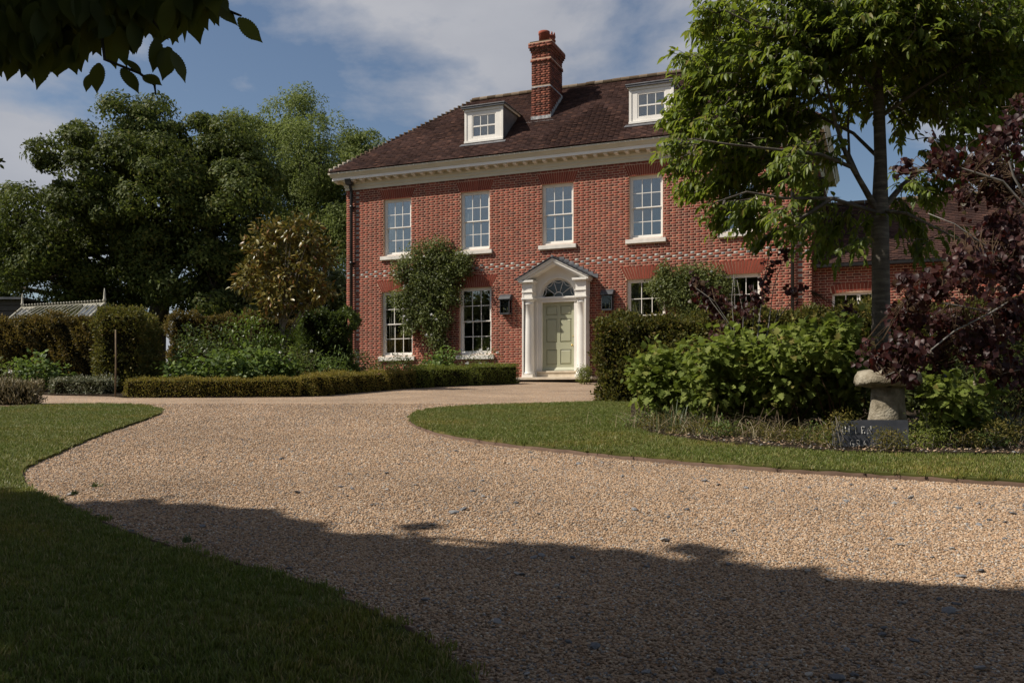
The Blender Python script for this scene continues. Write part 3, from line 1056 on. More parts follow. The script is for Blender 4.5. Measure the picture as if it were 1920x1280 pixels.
def table_lamp(u, v, z, label):
    p = HW(u, v, z)
    t_ = thing('table_lamp', label, 'lamp', p)
    MB().lathe([(0.08, 0), (0.085, .02), (0.03, .05), (0.05, .14), (0.06, .2), (0.025, .28), (.012, .38)], 14, p).build('lamp_base', M['brass'], t_)
    MB().lathe([(0.17, .34), (0.11, .58)], 18, p).build('lamp_shade', M['shade_cloth'], t_)
    q = MB()
    a = HW(u, v, z - .05)
    q.lathe([(0.28, 0), (0.28, 0.045)], 20, a)
    q.lathe([(0.16, -(z - .15)), (0.03, -(z - .2)), (0.03, 0)], 12, a)
    s_ = thing('side_table', 'small round table under the ' + label.split(' ', 1)[1], 'table', HW(u, v, 0.1))
    q.build('table_top', M['wood_dark'], s_)


table_lamp(-5.32, 0.95, 0.92, 'shaded lamp inside the leftmost ground floor window')
table_lamp(-2.75, 1.25, 0.95, 'shaded lamp inside the ground floor window near the lantern')

# cornice --------------------------------------------------------------------
cor = MB()
prof = [(0.0, 6.52), (-.035, 6.52), (-.035, 6.60), (-.06, 6.63), (-.06, 6.70), (-.09, 6.74), (-.09, 6.83), (-.31, 6.83), (-.31, 6.81), (-.345, 6.81), (-.345, 6.905),
        (-.37, 6.915), (-.385, 6.945), (-.42, 6.99), (-.45, 7.015), (-.45, 7.06), (0.0, 7.06)]


def cornice_run(mb, pr):
    """profile swept round three sides with mitred corners"""
    n = len(pr)
    pts = []
    for (p, w) in pr:
        pts += [(UL + p, DEPTH, w), (UL + p, p, w), (UR - p, p, w), (UR - p, DEPTH, w)]
    fc = []
    for i in range(n - 1):
        for k in range(3):
            fc.append((4 * i + k, 4 * i + k + 1, 4 * (i + 1) + k + 1, 4 * (i + 1) + k))
    mb.poly(pts, fc)


cornice_run(cor, prof[:10])
corn = cor.build('cornice', M['cream'], house, True)
c2 = MB(); cornice_run(c2, prof[9:11]); c2.build('fascia', M['white'], corn, True)
c2 = MB(); cornice_run(c2, prof[10:]); c2.build('crown_moulding', M['cream'], corn, True)
mod_mesh = MB().prism_u([(-0.09, 6.745), (-0.27, 6.765), (-0.285, 6.775), (-0.285, 6.829), (-0.09, 6.829)], -0.055, 0.055).mesh('modillion')
mod_mesh.materials.append(M['white'])
u = UL - 0.24
while u < UR + .3:
    o = bpy.data.objects.new('modillion', mod_mesh); COL.objects.link(o)
    o.parent = corn; o.location = (u, 0, 0)
    u += 0.326

# roof -----------------------------------------------------------------------
E0, W0, RV, RW = -0.45, 7.09, 3.25, 10.17           # eave line and ridge
SL = (RW - W0) / (RV - E0)
EUL, EUR = UL - .45, UR + .45
RUL, RUR = EUL + (RV - E0), EUR - (RV - E0)
BK = 2 * RV - E0
rf = MB()
rf.poly([(EUL, E0, W0), (EUR, E0, W0), (RUR, RV, RW), (RUL, RV, RW), (EUL, BK, W0), (EUR, BK, W0)],
        [(0, 1, 2, 3), (1, 5, 2), (4, 0, 3), (5, 4, 3, 2), (0, 4, 5, 1)])
roof = rf.build('roof', M['tile'], house, True)


def tiles(u0f, u1f, e_v, e_w, r_v, r_w, skip=None, tw=0.168, ga=0.100, seed=1):
    """plain tiles on a slope rising from (e_v,e_w) to (r_v,r_w): rows of slightly tilted plates"""
    rs_ = np.random.RandomState(seed)
    ln_ = math.hypot(r_v - e_v, r_w - e_w)
    tv, tw_ = (r_v - e_v) / ln_, (r_w - e_w) / ln_
    nv, nw = -tw_, tv
    Vs = []
    n = int(ln_ / ga)
    for k in range(n):
        s = k * ga
        ua, ub = u0f(s / ln_), u1f(s / ln_)
        u = ua + (tw / 2 if k % 2 else 0)
        while u < ub:
            uu1 = min(u + tw - 0.006, ub)
            if uu1 - u > 0.04 and not (skip and skip((u + uu1) / 2, e_v + tv * s)):
                lift = 0.034 + rs_.normal(0, 0.003)
                l2 = 0.006
                yaw = rs_.normal(0, 0.003)
                th_ = 0.022
                Vs.append([(u, s + yaw, lift), (uu1, s - yaw, lift + rs_.normal(0, .003)), (uu1, s + ga * 1.15, l2), (u, s + ga * 1.15, l2),
                           (u, s + yaw, lift - th_), (uu1, s - yaw, lift - th_)])
            u += tw
    A = np.array(Vs)
    Wd = np.stack([A[..., 0], e_v + tv * A[..., 1] + nv * A[..., 2], e_w + tw_ * A[..., 1] + nw * A[..., 2]], -1)
    return Wd


TQ = np.array([(0, 1, 2, 3), (4, 5, 1, 0)])


def tile_objects(Wd, parent, pick_fn, mat, name='roof_tile', nmax=300):
    cen = Wd.mean(1)
    idx = np.argsort(pick_fn(cen))[:nmax]
    mask = np.ones(len(Wd), bool); mask[idx] = False
    Rr = Wd[mask]
    Fq = (np.arange(len(Rr)) * 6)[:, None, None] + TQ[None]
    tag(add('roof_tiles', np_mesh('roof_tiles', Rr.reshape(-1, 3), Fq.reshape(-1, 4)), mat, parent, True), kind='stuff')
    base = None
    for i in idx:
        c = Wd[i, 0]
        wdt = np.linalg.norm(Wd[i, 1] - Wd[i, 0])
        if base is None or abs(wdt - base[1]) > 0.02:
            me = np_mesh('roof_tile', Wd[i] - c, TQ); me.materials.append(mat)
            if base is None: base = (me, wdt)
        else:
            me = base[0]
        o = bpy.data.objects.new(name, me); COL.objects.link(o)
        o.parent = parent; o.location = c


DORM = [(-2.635, 1.33), (2.86, 1.33)]


def in_dormer(u, v):
    if any(abs(u - c_) < w_ / 2 - .01 and 0.32 < v < 1.7 for c_, w_ in DORM):
        return True
    return -1.36 < u < -0.75 and 1.38 < v < 2.48


Wd = tiles(lambda t: EUL + t * (RV - E0) + .03, lambda t: EUR - t * (RV - E0) - .03, E0 - .03, W0 - .02, RV, RW, in_dormer)
tile_objects(Wd, roof, lambda c: np.abs(c[:, 0] - 0.8) + 0.8 * np.abs(c[:, 1] - 0.1), M['tile'])

# bonnet tiles with pale bedding down the left hip, ridge tiles along the top
for k in range(34):
    t = (k + 0.5) / 34
    p = np.array([EUL + t * (RV - E0), E0 + t * (RV - E0), W0 + t * (RW - W0)])
    d = np.array([RV - E0, RV - E0, RW - W0]); d /= np.linalg.norm(d)
    b = MB()
    mats = M['bedding'] if t < 0.16 else M['lichen_tile']
    b.tube([p - d * .03 + [0, 0, .045], p + d * .13 + [0, 0, .0]], [0.062, 0.03], 7)
    b.build('bonnet_tile', mats, roof, True)
k = 0
u = RUL
rid = MB()
a_ = [(0.13 * math.cos(q), 0.095 * math.sin(q)) for q in np.linspace(-0.35, math.pi + .35, 9)]
ridme = MB().prism_u([(x, z) for x, z in a_], 0, 0.30).mesh('ridge_tile'); ridme.materials.append(M['lichen_tile'])
while u < RUR:
    o = bpy.data.objects.new('ridge_tile', ridme); COL.objects.link(o)
    o.parent = roof; o.location = (u, RV, RW + .012 + rb.normal(0, .005)); o.rotation_euler = (0, rb.normal(0, .008), 0)
    u += 0.306

# dormers
for c_, w_ in DORM:
    v0, zt = 0.30, 8.90
    zb = W0 + SL * (v0 - E0) + 0.02
    a, b = c_ - w_ / 2, c_ + w_ / 2
    vb = (zt - W0) / SL + E0
    m_ = MB()
    # timber front with an opening
    oa, ob, o0, o1 = a + .24, b - .24, zb + .17, zt - .25
    for q in ((a, oa, zb + .03, zt), (ob, b, zb + .03, zt), (oa, ob, zb + .03, o0), (oa, ob, o1, zt)):
        m_.box(q[0], q[1], v0, v0 + .05, q[2], q[3])
    m_.box(a - .015, a + .06, v0 - .02, v0 - .001, zb + .03, zt - .03).box(b - .06, b + .015, v0 - .02, v0 - .001, zb + .03, zt - .03)
    m_.box(a - .02, b + .02, v0 - .05, v0 - .0015, zb + .012, zb + .075)
    m_.box(a - .015, b + .015, v0 - .028, v0 - .0215, zt - .14, zt - .03)
    dm = m_.build('dormer', M['white'], house, True)
    ck = MB()
    for uu in (a, b):
        s_ = -.012 if uu == a else .012
        ck.poly([(uu + s_, v0 + .02, zb), (uu + s_, vb + .1, zt + .05), (uu + s_, v0 + .02, zt + .02)], [(0, 1, 2)])
    ck.build('cheek', M['lead'], dm, True)
    ed = MB()
    for uu in (a, b):
        x0, x1 = (uu - .07, uu - .013) if uu == a else (uu + .013, uu + .07)
        ed.box(x0, x1, v0 + .0, vb - .05, zt - .075, zt - .002)
    ed.build('eaves_board', M['cream'], dm, True)
    tp = MB()
    tp.box(a - .11, b + .11, v0 - .12, vb + .35, zt, zt + .035)
    tp.box(a - .09, b + .09, v0 - .10, v0 - .03, zt - .055, zt - .001)
    tp.build('lead_roof', M['lead'], dm, True, bevel=.008)
    ap = MB()
    ap.poly([(a - .12, v0 - .005, zb + .012), (b + .12, v0 - .005, zb + .012), (b + .14, v0 - .17, zb - .105), (a - .14, v0 - .17, zb - .105)], [(0, 1, 2, 3)])
    ap.build('apron_flashing', M['lead'], dm, True)
    back = MB().box(oa - .05, ob + .05, v0 + .5, v0 + .52, o0 - .1, o1 + .1).build('room_blind', M['plaster'], dm, True)
    # sash of six panes
    f = MB()
    fr = .04
    f.box(oa, oa + fr, v0 + .012, v0 + .07, o0, o1).box(ob - fr, ob, v0 + .012, v0 + .07, o0, o1)
    mid = (o0 + o1) / 2
    f.box(oa + fr, ob - fr, v0 + .012, v0 + .07, o0, o0 + .055).box(oa + fr, ob - fr, v0 + .012, v0 + .07, o1 - .035, o1)
    f.box(oa + fr, ob - fr, v0 + .02, v0 + .06, mid - .022, mid + .022)
    pw = (ob - oa - 2 * fr) / 3
    for k in (1, 2):
        f.box(oa + fr + k * pw - .011, oa + fr + k * pw + .011, v0 + .024, v0 + .056, o0 + .055, o1 - .035)
    f.build('window', M['white'], dm, True)
    for k in range(3):
        pane(dm, oa + fr + k * pw, oa + fr + (k + 1) * pw, v0 + .045, o0 + .055, mid - .022)
        pane(dm, oa + fr + k * pw, oa + fr + (k + 1) * pw, v0 + .040, mid + .022, o1 - .035)

# chimney ---------------------------------------------------------------------
CU0, CU1, CV0, CV1 = -1.385, -0.735, 1.35, 2.52
ch = MB()
ch.box(CU0 + .006, CU1 - .006, CV0 + .006, CV1 - .006, 8.2, 11.12)
for z0, z1, p in ((10.51, 10.58, .03), (10.81, 10.88, .025), (10.885, 10.95, .055), (10.955, 11.1, .085)):
    ch.box(CU0 - p, CU1 + p, CV0 - p, CV1 + p, z0, z1)
chim = ch.build('chimney', M['mortar'], house, True)
Bs = []
rest_b = []
for s0, s1, w0, w1, hd, k in bond(0, CU1 - CU0, 8.52, 11.12, None):
    p = 0
    for z0, z1, q in ((10.505, 10.58, .03), (10.805, 10.88, .025), (10.88, 10.95, .055), (10.95, 11.11, .085)):
        if z0 <= (w0 + w1) / 2 < z1: p = q
    if 9.63 < w0 < 9.69: continue
    Bs.append((CU0 + s0 - (p if s0 < .01 else 0), CU0 + s1 + (p if s1 > CU1 - CU0 - .01 else 0), CV0 - .004 - p - rb.rand() * .006, CV0 + .03, w0, w1))
ccache = {}
for b in Bs:
    key = (round(b[1] - b[0], 3))
    if key not in ccache:
        V, Fq = boxes_np(np.array([[0, b[1] - b[0], 0, .03, 0, b[5] - b[4]]]))
        ccache[key] = np_mesh('brick', V, Fq); ccache[key].materials.append(M['chimney_brick'])
    o = bpy.data.objects.new('brick', ccache[key]); COL.objects.link(o)
    o.parent = chim; o.location = (b[0], b[2], b[4])
Vv = []
for s0, s1, w0, w1, hd, k in bond(0, CV1 - CV0, 8.52, 11.12, None):
    p = 0
    for z0, z1, q in ((10.505, 10.58, .03), (10.805, 10.88, .025), (10.88, 10.95, .055), (10.95, 11.11, .085)):
        if z0 <= (w0 + w1) / 2 < z1: p = q
    Vv.append((CV0 + s0 - (p if s0 < .01 else 0), CV0 + s1 + (p if s1 > CV1 - CV0 - .01 else 0), -p - .005 - rb.rand() * .006, .02, w0, w1))
V, Fq = boxes_np(np.array(Vv))
V = np.stack([CU1 - V[:, 1], V[:, 0], V[:, 2]], 1)
tag(add('brickwork', np_mesh('brickwork', V, Fq[:, ::-1]), M['chimney_brick'], chim, True), kind='stuff')
MB().box(CU0 - .012, CU1 + .012, CV0 - .014, CV1 + .012, 9.635, 9.675).build('lead_tray', M['lead_white'], chim, True)
fl = MB()
fl.box(CU0 - .02, CU1 + .02, CV0 - .02, CV0 + .02, 8.53, 8.70)
fl.poly([(CU0 - .12, CV0 - .02, 8.585), (CU1 + .12, CV0 - .02, 8.585), (CU1 + .16, CV0 - .16, 8.475), (CU0 - .16, CV0 - .16, 8.475)], [(0, 1, 2, 3)])
for k in range(8):
    v_ = CV0 + k * (CV1 - CV0) / 8
    z_ = W0 + SL * (v_ - E0)
    fl.box(CU1 + .008, CU1 + .02, v_, v_ + (CV1 - CV0) / 8, z_ - .05, z_ + .22)
fl.build('flashing', M['lead_white'], chim, True)
MB().box(CU0 - .05, CU1 + .05, CV0 - .05, CV1 + .05, 11.11, 11.15).build('flaunching', M['lichen_tile'], chim, True, bevel=.015)
MB().lathe([(.175, 11.14), (.175, 11.45), (.19, 11.46), (.19, 11.55), (.165, 11.55), (.15, 11.35)], 20, ((CU0 + CU1) / 2 - .0, 1.66, 0)).build('chimney_pot', M['terracotta'], chim, True)
pt = MB()
pc = ((CU0 + CU1) / 2 + .02, 2.15, 0)
pt.lathe([(.15, 11.14), (.15, 11.23), (.205, 11.27), (.205, 11.31), (.155, 11.35), (.20, 11.4), (.20, 11.44), (.155, 11.48), (.195, 11.53), (.195, 11.59), (.15, 11.6), (.13, 11.35)], 18, pc)
for k in range(8):
    q = k * math.pi / 4
    pt.lathe([(.035, 11.59), (.03, 11.65), (.008, 11.7)], 6, (pc[0] + .16 * math.cos(q), pc[1] + .16 * math.sin(q), 0))
pt.build('chimney_pot', M['terracotta'], chim, True)

# rainwater pipes -----------------------------------------------------------
for u in (-7.36, 6.96):
    d = MB()
    d.tube([(u, -.24, 6.83), (u, -.24, 6.74), (u, -.12, 6.52), (u, -.10, 6.44), (u, -.10, 0.05)], .052, 10)
    pipe = d.build('downpipe', M['black'], house, True)
    h = MB()
    h.prism_u([(-.36, 6.84), (-.10, 6.84), (-.14, 6.66), (-.30, 6.66)], u - .11, u + .11)
    h.build('hopper', M['black'], pipe, True)
    for z in (5.9, 4.0, 2.4, 0.9):
        MB().lathe([(.064, z), (.064, z + .09)], 10, (u, -.10, 0)).box(u - .11, u + .11, -.06, -.012, z + .02, z + .06).build('pipe_bracket', M['black'], pipe, True)

# porch ----------------------------------------------------------------------
pm = MB()
for s in (-1, 1):
    a, b = (-1.02, -0.66) if s < 0 else (.66, 1.02)
    pm.box(a, b, -.06, .05, .11, 3.02)                     # flat panel behind the column
    x0, x1 = (-1.03, -.985) if s < 0 else (.985, 1.03)
    pm.box(x0, x1, -.40, -.061, .11, 3.02)                 # side cheek
    x0, x1 = (-.66, -.53) if s < 0 else (.53, .66)
    pm.box(x0, x1, -.02, .10, .11, 2.44)                   # door lining
porch = pm.build('porch', M['white'], house, True)
for s in (-1, 1):
    cu = .857 * s
    cl = MB()
    cl.box(cu - .18, cu + .18, -.42, -.0605, .11, .195)
    cl.lathe([(.175, .195), (.185, .215), (.185, .245), (.170, .262), (.162, .285), (.158, .60), (.155, 1.2), (.146, 1.9), (.136, 2.36), (.15, 2.37), (.15, 2.395), (.138, 2.40), (.138, 2.44),
              (.165, 2.475), (.19, 2.515)], 28, (cu, -.235, 0))
    cl.box(cu - .195, cu + .195, -.43, -.0605, 2.515, 2.565)
    cl.build('column', M['white'], porch, True)
    en = MB()
    en.box(cu - .155, cu + .155, -.39, -.0607, 2.566, 2.72)
    en.box(cu - .185, cu + .185, -.42, -.0607, 2.721, 2.755)
    en.box(cu - .155, cu + .155, -.39, -.0607, 2.756, 2.985)
    en.box(cu - .185, cu + .17, -.42, -.0607, 2.986, 3.03)
    en.box(cu - .24, cu + .22, -.49, -.0607, 3.031, 3.095)
    en.build('entablature', M['white'], porch, True, bevel=.004)
# arched wall over the door
pts_o, pts_i = [], []
na = 24
arch = MB()
zc_ = 2.60
RO = .575
hp = [(-1.02, 3.03), (-1.02, 2.566), (-RO, 2.566)]
outer = [(-1.05, zc_)] + [(-1.05, 3.10), (0, 3.72), (1.05, 3.10)] + [(1.05, zc_)]
ring = [(RO * math.cos(q), zc_ + RO * math.sin(q)) for q in np.linspace(math.pi, 0, na)]


def gable_top(x):
    return 3.10 + (1 - abs(x) / 1.05) * .62


for i in range(na - 1):
    (x0, z0), (x1, z1) = ring[i], ring[i + 1]
    arch.quad((x0, -.055, z0), (x1, -.055, z1), (x1, -.055, gable_top(x1)), (x0, -.055, gable_top(x0)))
    arch.quad((x1, -.055, z1), (x0, -.055, z0), (x0 * .93, .09, zc_ + (z0 - zc_) * .93), (x1 * .93, .09, zc_ + (z1 - zc_) * .93))
arch.quad((-1.05, -.055, zc_), (-RO, -.055, zc_), (-RO, -.055, gable_top(RO)), (-1.05, -.055, 3.10))
arch.quad((RO, -.055, zc_), (1.05, -.055, zc_), (1.05, -.055, 3.10), (RO, -.055, gable_top(RO)))
arch.build('tympanum', M['white'], porch, True)
ar2 = MB()
for i in range(na - 1):
    q0, q1 = math.pi * i / (na - 1), math.pi * (i + 1) / (na - 1)
    P_ = []
    for q in (q0, q1):
        for r_, v_ in ((.575, -.075), (.635, -.075), (.635, -.0555), (.575, -.0555)):
            P_.append((r_ * math.cos(q), v_, zc_ + r_ * math.sin(q)))
    ar2.poly(P_, [(0, 1, 5, 4), (1, 2, 6, 5), (3, 0, 4, 7)])
ar2.build('archivolt', M['white'], porch, True)
# transom under the fanlight
tr = MB()
tr.box(-.66, .66, -.05, .10, 2.44, 2.50).box(-.66, .66, -.075, .10, 2.501, 2.545).box(-.66, .66, -.10, .10, 2.546, 2.60)
tr.build('transom', M['white'], porch, True, bevel=.004)
# fanlight
fr_ = .535
fg = MB()
n = 24
pts = [(fr_ * math.cos(q), .075, zc_ + .005 + fr_ * math.sin(q)) for q in np.linspace(0, math.pi, n)]
fg.poly(pts, [tuple(range(n))])
fan = fg.build('fanlight', M['fan_glass'], porch, True)
fb = MB()


def arc_bar(mbx, r_, c_, q0, q1, n=14, wd=.014):
    mbx.tube([(c_[0] + r_ * math.cos(q), .062, c_[1] + r_ * math.sin(q)) for q in np.linspace(q0, q1, n)], wd, 6)


arc_bar(fb, .525, (0, zc_ + .005), 0, math.pi, 26, .016)
arc_bar(fb, .145, (0, zc_ + .005), 0, math.pi, 14, .013)
spokes = [math.pi * k / 5 for k in range(6)]
for q in spokes[1:-1]:
    fb.tube([(.145 * math.cos(q), .062, zc_ + .005 + .145 * math.sin(q)), (.52 * math.cos(q), .062, zc_ + .005 + .52 * math.sin(q))], .011, 6)
for q0, q1 in zip(spokes[:-1], spokes[1:]):
    ql = np.linspace(q0, q1, 9)
    rr_ = [.515 - .085 * math.sin(math.pi * k / 8) for k in range(9)]
    fb.tube([(r_ * math.cos(q), .062, zc_ + .005 + r_ * math.sin(q)) for r_, q in zip(rr_, ql)], .009, 6)
fb.build('fanlight_bars', M['white'], porch, True)
# pediment
pd = MB()
for s in (-1, 1):
    def rake(v0, v1, z_in, z_out, x_out, t0, t1):
        pts = []
        for v in (v0, v1):
            pts += [(0, v, z_in + t0), (s * x_out, v, z_out + t0), (s * x_out, v, z_out + t1), (0, v, z_in + t1)]
        pd.poly(pts, [(0, 1, 2, 3), (7, 6, 5, 4), (0, 4, 5, 1), (1, 5, 6, 2), (2, 6, 7, 3)])
    rake(-.44, -.0605, 3.565, 3.0, 1.10, 0.0, 0.055)
    rake(-.49, -.0605, 3.605, 3.025, 1.13, 0.02, 0.085)
    rake(-.52, -.0605, 3.66, 3.068, 1.155, 0.035, 0.065)
pedi = pd.build('pediment', M['white'], porch, True)
sl = []
nrow = 8
for s in (-1, 1):
    for k in range(nrow):
        t0, t1 = k / nrow, (k + 1) / nrow
        x0, z0 = 1.24 * (1 - t0), 3.10 + .655 * t0
        x1, z1 = 1.24 * (1 - t1) - .03, 3.10 + .655 * t1 + .012
        for (va, vb) in ((-.56, -.27), (-.265, .0)):
            if k % 2: va, vb = ((-.56, -.40) if va < -.3 else (-.395, .0))
            q = MB()
            q.poly([(s * x0, va, z0 + .02), (s * x0, vb, z0 + .02), (s * x1, vb, z1 + .004), (s * x1, va, z1 + .004), (s * x0, va, z0 + .034), (s * x0, vb, z0 + .034), (s * x1, vb, z1 + .016), (s * x1, va, z1 + .016)],
                   [(0, 1, 2, 3), (4, 7, 6, 5), (0, 4, 5, 1), (0, 3, 7, 4), (1, 5, 6, 2), (2, 6, 7, 3)])
            q.build('slate', M['slate'], pedi, True)
MB().tube([(0, -.57, 3.775), (0, -.01, 3.775)], .035, 8).build('lead_ridge', M['lead'], pedi, True)
# stepped lead soakers where the slates meet the brick
sk = MB()
for s in (-1, 1):
    for k in range(8):
        x = 1.24 * (1 - (k + .5) / 8)
        z = 3.10 + .655 * (k + .5) / 8 + .02
        sk.box(s * x - .13, s * x + .13, -.014, -.001, z - .04, z + .085)
sk.build('stepped_flashing', M['lead'], pedi, True)
# door
dr = MB()
D0, D1, DZ0, DZ1, DV = -.53, .53, .315, 2.44, .08
st_, mt, rails = .115, .105, [(DZ0, DZ0 + .20), (.98, 1.20), (1.93, 2.04), (2.33, DZ1)]
dr.box(D0, D0 + st_, DV, DV + .045, DZ0, DZ1).box(D1 - st_, D1, DV, DV + .045, DZ0, DZ1)
for z0, z1 in rails:
    dr.box(D0 + st_, D1 - st_, DV + .0005, DV + .045, z0, z1)
for (a, b) in zip(rails[:-1], rails[1:]):
    dr.box(-mt / 2, mt / 2, DV + .001, DV + .045, a[1], b[0])
door = dr.build('door', M['door'], house, True)
for (a, b) in zip(rails[:-1], rails[1:]):
    for x0, x1 in ((D0 + st_, -mt / 2), (mt / 2, D1 - st_)):
        z0, z1 = a[1], b[0]
        q = MB()
        i, r_ = .045, .02
        q.poly([(x0, DV + .03, z0), (x1, DV + .03, z0), (x1, DV + .03, z1), (x0, DV + .03, z1), (x0 + i, DV + .006, z0 + i), (x1 - i, DV + .006, z0 + i), (x1 - i, DV + .006, z1 - i), (x0 + i, DV + .006, z1 - i)],
               [(0, 1, 5, 4), (1, 2, 6, 5), (2, 3, 7, 6), (3, 0, 4, 7), (4, 5, 6, 7)])
        q.build('door_panel', M['door'], door, True)
MB().prism_u([(DV - .05, .335), (DV + .01, .335), (DV + .01, .43), (DV - .004, .43)], D0 + .01, D1 - .01).build('weatherboard', M['door'], door, True)
kb = [(.012, 0), (.012, .03), (.032, .04), (.036, .06), (.026, .08), (.004, .085)]
q = MB().lathe(kb, 12)
q.v = [(x + .455, DV - z, y + 1.10) for x, y, z in q.v]
q.build('door_knob', M['brass'], door, True)
q = MB().lathe([(.022, 0), (.022, .008), (.006, .01)], 10)
q.v = [(x + .47, DV - z, y + 1.38) for x, y, z in q.v]
q.build('keyhole', M['brass'], door, True)
MB().box(-.66, .66, -.10, .12, .262, .314).build('threshold', M['limestone'], house, True, bevel=.006)
MB().box(-.66, .66, -.07, .12, .112, .2615).build('riser', M['limestone'], house, True)
MB().box(-1.30, 1.30, -.62, .0, .03, .11).build('step', M['limestone'], house, True, bevel=.012)

# wing to the right -------------------------------------------------------------
WV, WU1 = 0.40, 17.0
WW = (7.98, 9.36, 1.0, 2.40)
mb = MB()
wall_face(mb, UR, WU1, -0.6, 3.24, [WW], WV, .3)
mb.quad((WU1, WV, -.6), (WU1, 6.4, -.6), (WU1, 6.4, 3.24), (WU1, WV, 3.24))
wwall = mb.build('wing_wall', M['mortar'], house, True)


def wing_cut(w):
    out = []
    if WW[2] < w < WW[3]:
        out.append((WW[0], WW[1]))
    t = 2.40 + .06
    if WW[3] <= w < 2.66:
        out.append((WW[0] - .05, WW[1] + .05))
    return out


Vv = [(s0, s1, WV - .0006 - rb.rand() * .0012, WV + .02, w0, w1) for s0, s1, w0, w1, hd, k in bond(UR + .01, WU1, -.3, 3.22, wing_cut)]
V, Fq = boxes_np(np.array(Vv))
tag(add('brickwork', np_mesh('brickwork', V, Fq), M['brick'], wwall, True), kind='stuff')
n = 15
for k in range(n):                                    # segmental arch of bricks on edge
    a0, a1 = -1 + 2 * k / n + .012, -1 + 2 * (k + 1) / n - .012
    cu = (WW[0] + WW[1]) / 2
    hw = (WW[1] - WW[0]) / 2
    P_ = []
    for a_, h_ in ((a0, 0), (a1, 0), (a1, .23), (a0, .23)):
        P_.append((cu + a_ * (hw + h_ * .25), 2.37 + .075 * (1 - a_ * a_) + h_))
    MB().prism(P_, WV - .010, WV + .05).build('arch_brick', M['arch_brick'], wwall, True)
ww = MB()
a, b, z0, z1 = WW
v = WV + .08
ww.box(a, a + .06, v, v + .07, z0, z1).box(b - .06, b, v, v + .07, z0, z1).box(a + .06, b - .06, v, v + .07, z1 - .06, z1 + .05).box((a + b) / 2 - .045, (a + b) / 2 + .045, v - .01, v + .07, z0, z1 - .06)
ww.box(a + .06, b - .06, v, v + .07, z0, z0 + .06)
wwin = ww.build('window', M['white'], house, True)
for x0, x1 in ((a + .06, (a + b) / 2 - .045), ((a + b) / 2 + .045, b - .06)):
    g = MB()
    g.box((x0 + x1) / 2 - .012, (x0 + x1) / 2 + .012, v + .02, v + .05, z0 + .06, z1 - .06)
    for zz in (1.42, 1.84):
        g.box(x0, x1, v + .023, v + .047, zz - .011, zz + .011)
    g.build('glazing_bars', M['white'], wwin, True)
    for xa, xb in ((x0, (x0 + x1) / 2), ((x0 + x1) / 2, x1)):
        for za_, zb_ in ((z0 + .06, 1.42), (1.42, 1.84), (1.84, z1 - .06)):
            pane(wwin, xa, xb, v + .035, za_, zb_)
MB().box(UR + .1, WU1 - .1, WV + 2.5, WV + 2.55, -.5, 3.2).build('interior_wall', M['plaster'], wwall, True)
WE_V, WE_W, WR_V, WR_W = WV - .20, 3.20, WV + 2.6, 5.36
wr = MB()
wr.poly([(UR + .02, WE_V, WE_W), (WU1 + .2, WE_V, WE_W), (WU1 + .2, WR_V, WR_W), (UR + .02, WR_V, WR_W), (WU1 + .2, 2 * WR_V - WE_V, WE_W), (UR + .02, 2 * WR_V - WE_V, WE_W)],
        [(0, 1, 2, 3), (3, 2, 4, 5), (1, 4, 2), (0, 5, 4, 1)])
wroof = wr.build('wing_roof', M['tile'], house, True)
Wd = tiles(lambda t: UR + .03, lambda t: WU1 + .2, WE_V - .03, WE_W - .01, WR_V, WR_W, None, seed=4)
tile_objects(Wd, wroof, lambda c: np.abs(c[:, 0] - 9.3) + 0.8 * np.abs(c[:, 1] - .6), M['tile'], nmax=120)
u = UR + .1
while u < WU1:
    o = bpy.data.objects.new('ridge_tile', ridme); COL.objects.link(o)
    o.parent = wroof; o.location = (u, WR_V, WR_W + .01)
    u += 0.306
gt = MB()
gt.prism_u([(WE_V - .12, WE_W - .10), (WE_V - .03, WE_W - .12), (WE_V + .0, WE_W - .02), (WE_V - .13, WE_W - .02)], UR + .03, WU1)
gt.build('gutter', M['black'], wroof, True)

# lanterns on either side of the porch ----------------------------------------------


def lantern(u, label):
    t_ = thing('wall_lantern', label, 'lantern', HW(u, 0, 2.12), -TH, 'iron lanterns beside the front door')
    f = MB()
    w_, d0, d1 = .165, -.21, -.01
    for x in (-w_, w_ - .022):
        for y in (d0, d1 - .022):
            f.box(x, x + .022, y, y + .022, .0, .44)
    f.box(-w_, w_, d0, d1, -.012, .03)
    f.box(-w_, w_, d0, d1, .42, .445)
    f.box(-w_ + .022, w_ - .022, d1 - .012, d1 - .002, .03, .42)
    f.build('frame', M['lantern'], t_, True)
    h = MB()
    h.prism_u([(d0 - .04, .446), (d1 + .005, .446), (d1 + .005, .62), (d1 - .09, .62), (d0 + .04, .565), (d0 - .04, .475)], -w_ - .035, w_ + .035)
    h.build('hood', M['lantern'], t_, True, bevel=.012)
    for x in (-.06, .06):
        MB().lathe([(.012, .03), (.012, .20), (.004, .215)], 8, (x, -.11, 0)).build('candle', M['candle'], t_, True)
    for q in ((-w_ + .022, w_ - .022, d0 + .008, d0 + .012),):
        MB().box(q[0], q[1], q[2], q[3], .03, .42).build('pane', M['lantern_glass'], t_, True)
    for x in (-w_ + .01, w_ - .014):
        MB().box(x, x + .004, d0 + .022, d1 - .022, .03, .42).build('pane', M['lantern_glass'], t_, True)


lantern(-1.70, 'black iron wall lantern with two candles on the left of the porch')
lantern(1.62, 'black iron wall lantern with two candles on the right of the porch')

# ================================================================ plants


def unit(a):
    return a / (np.linalg.norm(a, axis=-1, keepdims=True) + 1e-9)


def T_quad():
    return np.array([(0, 0, 0), (.45, .27, .05), (1, 0, -.06), (.45, -.27, .05)]), np.array([(0, 1, 2), (0, 2, 3)])


